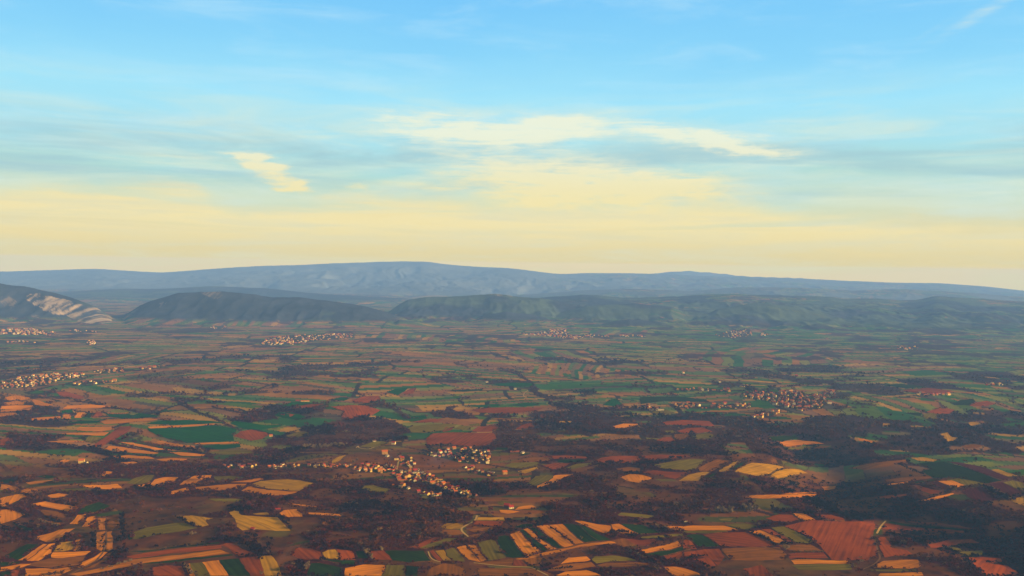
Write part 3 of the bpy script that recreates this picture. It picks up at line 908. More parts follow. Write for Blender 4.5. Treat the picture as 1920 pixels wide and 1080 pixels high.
def woodmask(x, y):
    r = np.hypot(x, y)
    wx = x + 55 * fbm(x / 110, y / 110, 71, 3) * (0.3 + r / 4000)
    wy = y + 90 * fbm(x / 120, y / 160, 81, 3) * (0.3 + r / 4000)
    m = 1 - sstep(2120, 2240, np.hypot(wx, wy) + 60 * fbm(x / 300, y / 200, 91, 3))
    for (d, _), P in zip(wood_src, wood_w):
        lo, hi = P.min(0), P.max(0)
        k = (wx > lo[0]) & (wx < hi[0]) & (wy > lo[1]) & (wy < hi[1])
        if k.any():
            m[k] = np.maximum(m[k], d * in_poly(wx[k], wy[k], P))
    # rough grazing and small plots opening the scrub
    op = sstep(.13, .18, fbm(x / 210, y / 150, 95, 3)) * (seg_dist(x, y, VALLEY) > 170)
    m = m * (1 - 0.93 * op)
    # scattered groves on the plain
    g = fbm(x / 230, y / 210, 101, 5, 0.62)
    thr = 0.25 - 0.17 * sstep(300, 2200, x) * sstep(2800, 4000, r) - 0.10 * sstep(-600, -2000, x) * sstep(3500, 4500, r)
    m = np.maximum(m, 0.9 * sstep(thr, thr + 0.06, g) * sstep(2000, 2500, r))
    # hedges on the plain
    hl = np.abs(fbm(x / 420, y / 420, 111, 3))
    m = np.maximum(m, 0.8 * (hl < 0.016) * sstep(2400, 2700, r) * (1 - sstep(6000, 7000, r)))
    for P in hedge_w:
        lo, hi = P.min(0) - 60, P.max(0) + 60
        k = (x > lo[0]) & (x < hi[0]) & (y > lo[1]) & (y < hi[1])
        if k.any():
            m[k] = np.maximum(m[k], 0.95 * (seg_dist(wx[k] * .15 + x[k] * .85, wy[k] * .15 + y[k] * .85, P) < 2 + r[k] / 480))
    return m


SOIL = np.array([(.220, .076, .008), (.170, .058, .012), (.135, .056, .021), (.27, .120, .013), (.180, .070, .018)])
CROP = np.array([(.022, .064, .007), (.016, .056, .010), (.052, .078, .008), (.105, .100, .011), (.135, .110, .014), (.060, .080, .018)])
SCRUB = np.array([(.060, .038, .018), (.095, .060, .018)])


def parcels(x, y):
    """strip fields of the plain: blocks of ground with their own direction, cut into strips"""
    C = 560.0
    wx = x + 60 * fbm(x / 500, y / 500, 121, 2)
    wy = y + 60 * fbm(x / 500, y / 500, 131, 2)
    cx, cy = np.floor(wx / C), np.floor(wy / C)
    bd = np.full(x.shape, 1e18)
    b2 = np.full(x.shape, 1e18)
    bi = np.zeros(x.shape)
    bj = np.zeros(x.shape)
    for di in (-1, 0, 1):
        for dj in (-1, 0, 1):
            ii, jj = cx + di, cy + dj
            sx = (ii + 0.15 + 0.7 * _hash(ii, jj, 5)) * C
            sy = (jj + 0.15 + 0.7 * _hash(ii, jj, 6)) * C
            d = np.abs(wx - sx) * 0.85 + np.abs(wy - sy)
            k = d < bd
            b2 = np.where(k, bd, np.minimum(b2, d))
            bi = np.where(k, ii, bi)
            bj = np.where(k, jj, bj)
            bd = np.where(k, d, bd)
    ang = (_hash(bi, bj, 7) - 0.5) * 1.1 + np.where(_hash(bi, bj, 8) > 0.86, 1.2, 0.0)
    u = wx * np.cos(ang) + wy * np.sin(ang)
    v = -wx * np.sin(ang) + wy * np.cos(ang)
    sw = 20 + 40 * _hash(bi, bj, 9)
    k = v / sw
    k = k + 0.35 * vnoise(k * 0.9, bi * 7.7, 141)
    si = np.floor(k)
    ln = 220 + 460 * _hash(bi, si + bj * 57, 10)
    gi = np.floor(u / ln + 3 * _hash(bi * 3, si + bj * 57, 12))
    h = _hash(bi * 131 + si, bj * 17 + gi, 13)
    h2 = _hash(bi * 131 + si, bj * 17 + gi, 14)
    greenish = 0.40 + 0.30 * fbm(x / 1500, y / 1500, 151, 2) + 0.12 * sstep(-500, 1500, x) + 0.12 * sstep(4200, 6000, np.hypot(x, y)) + 0.12 * sstep(-600, 900, x) * sstep(3000, 4200, np.hypot(x, y))
    soil = SOIL[np.minimum((h2 * len(SOIL)).astype(int), len(SOIL) - 1)]
    crop = CROP[np.minimum((h2 * len(CROP)).astype(int), len(CROP) - 1)]
    scr = SCRUB[np.minimum((h2 * len(SCRUB)).astype(int), len(SCRUB) - 1)]
    c = np.where((h < greenish)[..., None], crop, soil)
    c = np.where((h > 0.93)[..., None], scr, c)
    e = np.abs(k - np.floor(k) - 0.5)
    c = np.where((((e > 0.47) & (h2 > 0.5)) | (b2 - bd < 14))[..., None], np.array((.018, .012, .006)), c)
    return c


CLIFF_PX = [pts_of("48,562 56,549 72,548 96,556 130,563 152,570 182,577 204,592 226,608 206,612 172,607 150,604 122,591 100,589 78,580"),
            pts_of("0,554 18,556 30,564 28,576 8,576 0,568"),
            pts_of("60,592 74,592 74,597 62,598"), pts_of("172,604 205,606 222,612 205,614 180,609"),
            pts_of("376,549 384,544 398,546 416,547 420,556 408,561 392,557"), pts_of("254,578 262,572 258,584 250,592 242,596"),
            pts_of("695,608 702,606 714,620 708,622"), pts_of("300,570 312,565 308,572 302,577"), pts_of("905,550 930,548 968,554 940,556")]


def ground_color(x, y, z, sl):
    r = np.hypot(x, y)
    c = parcels(x, y)
    tone = 1 + 0.25 * fbm(x / 60, y / 60, 161, 3)
    m = woodmask(x, y)
    occd = occupied(x, y)
    n = fbm(x / 26, y / 26, 171, 4, 0.6)
    n2 = fbm(x / 90, y / 70, 181, 3)
    near_scrub = np.array((.040, .0060, .0014)) * (1 + 0.6 * n)[..., None]
    thin = sstep(0.02, 0.34, n2 + 0.35 * n)[..., None]
    near_scrub = near_scrub * (1 - thin) + np.array((.085, .024, .0022)) * thin
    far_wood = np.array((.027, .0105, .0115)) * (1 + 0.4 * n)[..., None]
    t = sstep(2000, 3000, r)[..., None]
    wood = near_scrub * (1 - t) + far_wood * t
    m = np.where(occd, 0, m)
    # rough grazing between the near woods is browner than the ploughed plain
    graze = np.array((.064, .0165, .0014)) * (1 + 0.8 * n)[..., None] + np.array((.016, .012, .001)) * (n2 > 0.1)[..., None]
    kn = (1 - sstep(2150, 2450, r))[..., None]
    tilled = (0.12 + 0.66 * sstep(-.06, .02, fbm(x / 280, y / 210, 99, 3)))[..., None]
    c = c * (1 - kn) + (tilled * c * np.array((.80, .62, .5)) + (1 - tilled) * graze) * kn
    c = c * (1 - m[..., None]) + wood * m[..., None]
    # villages: yards and orchards
    v = in_village(x, y)
    gv = np.where((n > 0.1)[..., None], np.array((.022, .028, .005)), np.array((.040, .018, .007)))
    c = np.where(v[..., None], gv, c)
    # hills
    hill = sstep(14, 45, z) * (r > 6200)
    hn = fbm(x / 260, y / 260, 191, 5, 0.6)
    hw = np.array((.020, .021, .023)) * (1 + 0.9 * hn)[..., None]
    grass = np.array((.040, .050, .026)) * (1 + 0.4 * n2)[..., None]
    gm = sstep(0.10, 0.28, fbm(x / 700, y / 500, 201, 3) + 0.25 * sstep(0, 800, x) - 0.12)[..., None]
    hc = hw * (1 - gm) + grass * gm
    patch = sstep(-0.15, 0.1, fbm(x / 500, y / 420, 211, 3)) * sstep(300, 1500, x) * (r > 7600) * (sl < 0.2)
    far_haze = sstep(12500, 15000, r)[..., None]  # farthest hills lightened with distance: haze put into their base colour
    hc = hc * (1 - far_haze) + np.array((.070, .068, .052)) * (1 + 0.45 * fbm(x / 700, y / 900, 217, 5, 0.6))[..., None] * far_haze
    hc = hc * (1 - 0.75 * patch[..., None]) + c * 0.75 * patch[..., None]
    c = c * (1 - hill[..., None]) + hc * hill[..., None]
    # pale limestone
    k = (r > 6300) & (r < 9500) & (z > 2)
    if k.any():
        px, py = project(x[k], y[k], z[k])
        rock = np.zeros(px.shape)
        wob = 5 * fbm(x[k] / 60, z[k] / 30, 221, 3)
        for i, P in enumerate(CLIFF_PX):
            rock = np.maximum(rock, in_poly(px + wob, py + 0.5 * wob, P) * (1.0 if i < 1 else .4))
        ribs = fbm(x[k] / 34, z[k] / 90, 231, 5, 0.7)
        rock = rock * sstep(-0.22, 0.12, ribs + 0.4 * fbm(x[k] / 14, z[k] / 60, 241, 2))
        col = c[k]
        rc = np.array((.21, .135, .066)) * (1 + 1.1 * ribs)[..., None]
        c[k] = col * (1 - rock[..., None]) + rc * rock[..., None]
    return np.clip(c * tone[..., None], 0.004, 0.9)


# ------------------------------------------------------------------ materials
def mat(name, color=None, attr=None, scale=0.05, amount=0.35, rough=1.0, uv_rows=False, spec=0.0, rnd=0.0, trans=None):
    m = bpy.data.materials.new(name)
    m.use_nodes = True
    nt = m.node_tree
    N, L = nt.nodes, nt.links
    N.clear()
    out = N.new('ShaderNodeOutputMaterial')
    b = N.new('ShaderNodeBsdfPrincipled')
    b.inputs['Roughness'].default_value = rough
    b.inputs['Specular IOR Level'].default_value = spec
    L.new(b.outputs[0], out.inputs[0])
    geo = N.new('ShaderNodeNewGeometry')
    n = N.new('ShaderNodeTexNoise')
    n.inputs['Scale'].default_value = scale
    n.inputs['Detail'].default_value = 6
    n.inputs['Roughness'].default_value = 0.65
    L.new(geo.outputs['Position'], n.inputs['Vector'])
    val = n.outputs['Fac']

    def mth(op, a, bb):
        q = N.new('ShaderNodeMath')
        q.operation = op
        for s, v in zip(q.inputs, (a, bb)):
            if isinstance(v, (int, float)):
                s.default_value = v
            else:
                L.new(v, s)
        return q.outputs[0]
    fac = mth('ADD', mth('MULTIPLY', mth('SUBTRACT', val, 0.5), 2.6 * amount), 1.0)
    if uv_rows:
        uv = N.new('ShaderNodeUVMap')
        mp = N.new('ShaderNodeMapping')
        mp.inputs['Scale'].default_value = (0.008, 0.22, 1)
        L.new(uv.outputs[0], mp.inputs[0])
        n2 = N.new('ShaderNodeTexNoise')
        n2.inputs['Scale'].default_value = 1
        n2.inputs['Detail'].default_value = 4
        L.new(mp.outputs[0], n2.inputs['Vector'])
        fac = mth('MULTIPLY', fac, mth('ADD', mth('MULTIPLY', mth('SUBTRACT', n2.outputs['Fac'], 0.5), 1.7), 1.0))
    if rnd:
        oi = N.new('ShaderNodeObjectInfo')
        fac = mth('MULTIPLY', fac, mth('ADD', mth('MULTIPLY', mth('SUBTRACT', oi.outputs['Random'], 0.5), 2 * rnd), 1.0))
    sc = N.new('ShaderNodeVectorMath')
    sc.operation = 'SCALE'
    if attr:
        a = N.new('ShaderNodeAttribute')
        a.attribute_name = attr
        L.new(a.outputs['Color'], sc.inputs[0])
    else:
        sc.inputs[0].default_value = color
    L.new(fac, sc.inputs['Scale'])
    L.new(sc.outputs[0], b.inputs['Base Color'])
    return m


def mesh_np(name, verts, faces, materials, colors=None, mat_idx=None, smooth=False, link=True, parent=None):
    """faces: (n,k) array of one polygon size"""
    me = bpy.data.meshes.new(name)
    verts = np.asarray(verts, np.float32)
    faces = np.asarray(faces, np.int32)
    k = faces.shape[1]
    me.vertices.add(len(verts))
    me.vertices.foreach_set('co', verts.ravel())
    me.loops.add(faces.size)
    me.loops.foreach_set('vertex_index', faces.ravel())
    me.polygons.add(len(faces))
    me.polygons.foreach_set('loop_start', np.arange(0, faces.size, k, dtype=np.int32))
    for m in (materials if isinstance(materials, (list, tuple)) else [materials]):
        me.materials.append(m)
    if mat_idx is not None:
        me.polygons.foreach_set('material_index', np.asarray(mat_idx, np.int32))
    if colors is not None:
        at = me.color_attributes.new('tint', 'FLOAT_COLOR', 'POINT')
        ca = np.ones((len(verts), 4), np.float32)
        ca[:, :3] = colors
        at.data.foreach_set('color', ca.ravel())
    if smooth:
        me.polygons.foreach_set('use_smooth', np.ones(len(faces), bool))
    me.update(calc_edges=True)
    me.validate()
    if not link:
        return me
    o = bpy.data.objects.new(name, me)
    COL.objects.link(o)
    if parent:
        o.parent = parent
    return o


def tag(o, label=None, cat=None, group=None, kind=None):
    for k, v in (('label', label), ('category', cat), ('group', group), ('kind', kind)):
        if v:
            o[k] = v
    return o


# ------------------------------------------------------------------ the ground: one sheet to the horizon
def build_terrain():
    fine = np.radians(np.arange(-33.5, 33.5001, 0.062))
    coarse = np.radians(np.arange(35.5, 325.0, 2.5))
    th = np.concatenate([fine, coarse])
    rows = [60, 200, 400, 600, 750, 870, 960, 1030, 1080]
    r = 1100.0
    while r < 22700:
        rows.append(r)
        if r < 9500:
            r += min(max(r * r / 399000 * 0.75, 2.6), 21.0)
        else:
            r += 21 + (r - 9500) * 0.006
    rows = np.array(rows)
    Rg, T = np.meshgrid(rows, th, indexing='ij')
    X, Y = Rg * np.sin(T), Rg * np.cos(T)
    Z = height(X, Y)
    nr, nc = X.shape
    # slope for colouring
    dzr = np.gradient(Z, axis=0) / np.maximum(np.gradient(Rg, axis=0), 1)
    sl = np.abs(dzr)
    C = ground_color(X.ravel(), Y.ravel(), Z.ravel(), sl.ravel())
    V = np.stack([X.ravel(), Y.ravel(), Z.ravel()], -1)
    V = np.concatenate([V, [[0, 0, float(height(np.array([0.]), np.array([1.]))[0])]]])
    C = np.concatenate([C, C[:1]])
    i = np.arange(nr - 1)[:, None]
    j = np.arange(nc)[None, :]
    j2 = (j + 1) % nc
    F = np.stack([i * nc + j, i * nc + j2, (i + 1) * nc + j2, (i + 1) * nc + j], -1).reshape(-1, 4)[:, ::-1]
    cidx = len(V) - 1
    cap = np.array([[cidx, (k + 1) % nc, k, k] for k in range(nc)])
    F2 = F
    print('highest ground', V[:, 2].max(), 'lowest', V[:, 2].min())
    o = mesh_np('ground', V, F2, mat('earth', attr='tint', scale=0.035, amount=0.28), colors=C, smooth=True)
    return tag(o, kind='structure')


build_terrain()

# ------------------------------------------------------------------ fields and tracks laid on the ground
FM = {
    'o': mat('ochre_soil', (.40, .110, .0010), scale=0.014, amount=0.42, uv_rows=True, rnd=.2),
    'r': mat('red_plough', (.165, .0270, .0008), scale=0.012, amount=0.55, uv_rows=True, rnd=.18),
    'd': mat('dark_plough', (.045, .0055, .0035), scale=0.02, amount=0.32, uv_rows=True, rnd=.18),
    'b': mat('brown_fallow', (.150, .0420, .0010), scale=0.03, amount=0.45, uv_rows=True, rnd=.18),
    'y': mat('yellow_stubble', (.28, .115, .0010), scale=0.025, amount=0.5, uv_rows=True, rnd=.2),
    'v': mat('olive_grass', (.105, .064, .0010), scale=0.03, amount=0.35, uv_rows=True, rnd=.2),
    'g': mat('green_crop', (.0095, .0190, .0008), scale=0.025, amount=0.6, uv_rows=True, rnd=.25),
    'G': mat('bright_crop', (.004, .042, .005), scale=0.02, amount=0.3, uv_rows=True, rnd=.18),
}
FNAME = {'o': 'stubble_field', 'r': 'ploughed_field', 'd': 'ploughed_field', 'b': 'fallow_field', 'y': 'stubble_field', 'v': 'grass_field', 'g': 'crop_field', 'G': 'crop_field'}


def build_field(kind, P, idx):
    P = np.asarray(P)
    c = P.mean(0)
    dist = np.hypot(*c)
    step = 11.0 if dist < 2300 else 20.0
    P = np.array(densify([tuple(p) for p in P], step))
    jit = 0.9 + dist / 2500
    P = P + np.stack([fbm(P[:, 0] / 19, P[:, 1] / 19, 301, 2), fbm(P[:, 0] / 19, P[:, 1] / 19, 311, 2)], -1) * jit * 1.6
    n = len(P)
    lo, hi = P.min(0), P.max(0)
    gx, gy = np.meshgrid(np.arange(lo[0] + step / 2, hi[0], step), np.arange(lo[1] + step / 2, hi[1], step))
    g = np.stack([gx.ravel(), gy.ravel()], -1)
    if len(g):
        g = g[in_poly(g[:, 0], g[:, 1], P)]
    if len(g):
        # keep clear of the outline
        d = np.min(np.hypot(g[:, None, 0] - P[None, :, 0], g[:, None, 1] - P[None, :, 1]), 1)
        g = g[d > step * .45]
    pts = np.concatenate([P, g]) if len(g) else P
    v, e, f, _, _, _ = geometry.delaunay_2d_cdt([Vector(p) for p in pts], [], [list(range(n))], 1, 1e-4)
    if not f:
        return
    v = np.array([(q.x, q.y) for q in v])
    z = height(v[:, 0], v[:, 1]) + (0.35 + 0.0004 * max(0, dist - 1200)) + 0.02 * (idx % 7)
    V = np.stack([v[:, 0], v[:, 1], z], -1)
    F = []
    for t in f:
        a, b, cc = v[t[0]], v[t[1]], v[t[2]]
        s = (b[0] - a[0]) * (cc[1] - a[1]) - (b[1] - a[1]) * (cc[0] - a[0])
        F.append(t if s > 0 else t[::-1])
    o = mesh_np(FNAME[kind], V, F, FM[kind], smooth=True)
    q = v - v.mean(0)
    w_, vec = np.linalg.eigh(q.T @ q)
    uv = np.stack([q @ vec[:, 1], q @ vec[:, 0]], -1) + c
    lay = o.data.uv_layers.new(name='rows')
    li = np.zeros(len(o.data.loops), np.int32)
    o.data.loops.foreach_get('vertex_index', li)
    lay.data.foreach_set('uv', uv[li].astype(np.float32).ravel())
    tag(o, kind='structure')


for i, ((k, _), P) in enumerate(zip(field_src, field_w)):
    build_field(k, P, i)

TM = {'pale': mat('pale_gravel', (.32, .17, .04), scale=0.2, amount=0.2), 'dull': mat('dirt_track', (.14, .055, .016), scale=0.2, amount=0.3)}
for (kind, wdt, _), P in zip(TRACKS, track_w):
    P = np.array(densify([tuple(p) for p in P], 5.0, False))
    for _ in range(3):
        P[1:-1] = (P[:-2] + 2 * P[1:-1] + P[2:]) / 4
    t = np.gradient(P, axis=0)
    t /= np.maximum(np.linalg.norm(t, axis=1, keepdims=True), 1e-6)
    nrm = np.stack([-t[:, 1], t[:, 0]], -1)
    A, B = P + nrm * wdt / 2, P - nrm * wdt / 2
    Q = np.concatenate([A, B])
    V = np.stack([Q[:, 0], Q[:, 1], height(Q[:, 0], Q[:, 1]) + 0.75], -1)
    n = len(P)
    F = [(n + k, n + k + 1, k + 1, k) for k in range(n - 1)]
    tag(mesh_np('path', V, F, TM[kind], smooth=True), kind='structure')


# ------------------------------------------------------------------ trees
def leaf_cloud(n, rx, rz, zc, size, rnd, up=0.3):
    """n small triangles through a ragged dome"""
    V = []
    lumps = [(rnd.normal(0, .45) * rx, rnd.normal(0, .45) * rx, zc + rnd.uniform(-.4, .6) * rz, rnd.uniform(.35, .62)) for _ in range(5)]
    for _ in range(n):
        lx, ly, lz, lr = lumps[rnd.integers(0, len(lumps))]
        d = rnd.normal(size=3)
        d /= np.linalg.norm(d)
        q = rnd.uniform(.55, 1.0)
        c = np.array([lx + d[0] * rx * lr * q, ly + d[1] * rx * lr * q, max(lz + d[2] * rz * lr * q, 0.1 * zc)])
        a = rnd.normal(size=3)
        a[2] = abs(a[2]) + up
        a /= np.linalg.norm(a)
        b = np.cross(a, rnd.normal(size=3))
        b /= np.linalg.norm(b)
        s = size * rnd.uniform(.6, 1.3)
        V += [c - a * s * .6 - b * s * .5, c - a * s * .5 + b * s * .5, c + a * s * .9]
    V = np.array(V)
    return V, np.arange(len(V)).reshape(-1, 3)


def limbs(h, r0, rx, rnd, n=3):
    """tapered trunk with a few branching limbs"""
    V, F = [], []

    def bar(p, q, ra, rb):
        i = len(V)
        d = np.array(q) - np.array(p)
        d = d / np.linalg.norm(d)
        s = np.cross(d, (0.31, 0.95, 0.1))
        s /= np.linalg.norm(s)
        t = np.cross(d, s)
        for c, r_ in ((p, ra), (q, rb)):
            for k in range(4):
                a = k * math.pi / 2
                V.append(np.array(c) + (s * math.cos(a) + t * math.sin(a)) * r_)
        for k in range(4):
            a, b = i + k, i + (k + 1) % 4
            F.append((a, b, b + 4))
            F.append((a, b + 4, a + 4))
    top = (rnd.normal(0, .1) * rx, rnd.normal(0, .1) * rx, h)
    bar((0, 0, -.6), top, r0, r0 * .55)
    for k in range(n):
        a = rnd.uniform(0, 6.28)
        bar(tuple(np.array(top) * rnd.uniform(.7, 1)), (math.cos(a) * rx * .6, math.sin(a) * rx * .6, h * rnd.uniform(1.3, 1.9)), r0 * .45, r0 * .15)
    return np.array(V), np.array(F)


def wood_points():
    pts = []
    for r0, r1, sp, half in ((1150, 1750, 6.2, 33), (1750, 2500, 7.4, 32.5), (2500, 3500, 11.0, 32), (3500, 4700, 17.0, 31.5)):
        x, y = np.meshgrid(np.arange(-r1, r1, sp), np.arange(0, r1, sp))
        x = x.ravel() + rng.uniform(-.48, .48, x.size) * sp
        y = y.ravel() + rng.uniform(-.48, .48, y.size) * sp
        r = np.hypot(x, y)
        k = (r > r0) & (r <= r1) & (np.abs(np.degrees(np.arctan2(x, y))) < half)
        x, y = x[k], y[k]
        clear = ~(occupied(x, y) | occupied(x + 4, y) | occupied(x - 4, y) | occupied(x, y + 8) | occupied(x, y - 4))
        x, y = x[clear], y[clear]
        m = woodmask(x, y)
        n2 = fbm(x / 90, y / 70, 181, 3)
        n = fbm(x / 26, y / 26, 171, 4, 0.6)
        thin = sstep(0.0, 0.32, n2 + 0.35 * n)
        dens = m * (1 - 0.78 * thin)
        v = in_village(x, y)
        dens = np.where(v, 0.16, dens)
        # a ragged edge of bushes along the field borders
        k = rng.random(len(x)) < dens
        pts.append(np.stack([x[k], y[k], np.full(k.sum(), sp)], -1))
    # low bushes growing here and there along the field borders
    for P in field_w:
        if np.hypot(*P.mean(0)) > 3600:
            continue
        E = np.array(densify([tuple(p) for p in P], 3.4))
        E = E + rng.normal(0, 1.0, E.shape)
        g = fbm(E[:, 0] / 42, E[:, 1] / 42, 421, 3)
        E = E[(g > .12) & (rng.random(len(E)) < .6)]
        pts.append(np.stack([E[:, 0], E[:, 1], np.full(len(E), 4.6)], -1))
    return np.concatenate(pts)


def build_woodland():
    W = wood_points()
    x, y, sp = W.T
    n = len(x)
    z = height(x, y)
    T = []
    for k in range(7):
        rnd = np.random.default_rng(100 + k)
        far = k >= 4
        V, F = leaf_cloud(26 if not far else 13, .56, .42, .56, .30 if not far else .42, rnd)
        V2, F2 = limbs(.34, .045, .5, rnd, 1)
        T.append((np.concatenate([V, V2]) if not far else V, np.concatenate([F, F2 + len(V)]) if not far else F))
    hsz = np.where(sp < 5, sp, np.clip(sp, 7, 9.5)) * rng.uniform(.38, .98, n) * (0.85 + 0.5 * np.clip(fbm(x / 60, y / 60, 401, 2), -.5, 1))
    hsz = np.where(rng.random(n) < .10, hsz * rng.uniform(1.35, 1.8, n), hsz)
    patch = fbm(x / 130, y / 110, 411, 3)
    base = np.array((.046, .0070, .0016))[None] * np.ones((n, 1))
    base = np.where((patch > .22)[:, None], np.array((.062, .0160, .0028)), base)
    base = np.where((patch < -.22)[:, None], np.array((.010, .0022, .0016)), base)
    u = rng.random(n)
    base = np.where((u > .965)[:, None], np.array((.085, .040, .012)), base)
    base = np.where(((u > .945) & (u <= .965))[:, None], np.array((.060, .018, .0015)), base)
    # the ravine carries darker, denser wood
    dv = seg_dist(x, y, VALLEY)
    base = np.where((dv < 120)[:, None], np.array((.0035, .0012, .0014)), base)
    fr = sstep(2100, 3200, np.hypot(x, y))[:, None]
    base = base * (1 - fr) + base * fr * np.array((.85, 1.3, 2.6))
    base *= rng.uniform(.65, 1.4, (n, 1))
    AV, AF, AC = [], [], []
    off = 0
    which = np.where(sp > 10, 4 + rng.integers(0, 3, n), rng.integers(0, 4, n))
    for k, (V, F) in enumerate(T):
        ids = np.where(which == k)[0]
        if not len(ids):
            continue
        a = rng.uniform(0, 6.28, len(ids))
        ca, sa = np.cos(a)[:, None], np.sin(a)[:, None]
        h = hsz[ids][:, None]
        wdt = h * rng.uniform(.9, 1.5, len(ids))[:, None]
        P = np.stack([x[ids][:, None] + (V[None, :, 0] * ca - V[None, :, 1] * sa) * wdt,
                      y[ids][:, None] + (V[None, :, 0] * sa + V[None, :, 1] * ca) * wdt,
                      z[ids][:, None] + V[None, :, 2] * h * 1.05], -1)
        AV.append(P.reshape(-1, 3))
        AF.append((F[None] + (np.arange(len(ids)) * len(V))[:, None, None]).reshape(-1, 3) + off)
        lt = rng.uniform(.75, 1.25, (len(ids), len(V), 1))
        AC.append((base[ids][:, None, :] * lt).reshape(-1, 3))
        off += len(ids) * len(V)
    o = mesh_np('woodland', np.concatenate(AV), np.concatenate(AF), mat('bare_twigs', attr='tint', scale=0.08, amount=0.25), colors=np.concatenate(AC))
    tag(o, 'bare brown winter scrub and woodland covering the slopes between the fields', 'woodland', kind='stuff')
    print('woodland trees', n, 'faces', len(o.data.polygons))


build_woodland()

BARK = mat('bark', (.016, .007, .004), scale=.5, amount=.3)
TWIG = {'dark': mat('dark_twigs', (.008, .0030, .0020), scale=.6, amount=.4, rnd=.3),
        'brown': mat('brown_twigs', (.030, .0090, .0025), scale=.6, amount=.4, rnd=.3),
        'pale': mat('pale_twigs', (.14, .078, .026), scale=.6, amount=.35, rnd=.25)}
PROTO_TREE = {}
for tint in TWIG:
    for k in range(3):
        rnd = np.random.default_rng(900 + k + 10 * len(tint))
        V, F = leaf_cloud(150, .52, .40, .60, .155, rnd)
        crown = mesh_np('crown', V, F, TWIG[tint], link=False)
        V, F = limbs(.36, .042, .5, rnd, 4)
        trunk = mesh_np('trunk', V, F, BARK, link=False)
        PROTO_TREE[tint, k] = (crown, trunk)


def plant_tree(p, size, tint, name, label, cat, group=None):
    t = bpy.data.objects.new(name, None)
    t.empty_display_size = 1.0
    COL.objects.link(t)
    t.location = (p[0], p[1], float(height(np.array([p[0]]), np.array([p[1]]))[0]))
    t.rotation_euler = (0, 0, random.uniform(0, 6.28))
    w = size * random.uniform(.85, 1.15)
    t.scale = (w, w, size)
    crown, trunk = PROTO_TREE[tint, random.randrange(3)]
    for nm, me in (('crown', crown), ('trunk', trunk)):
        c = bpy.data.objects.new(nm, me)
        COL.objects.link(c)
        c.parent = t
    tag(t, label, cat, group)


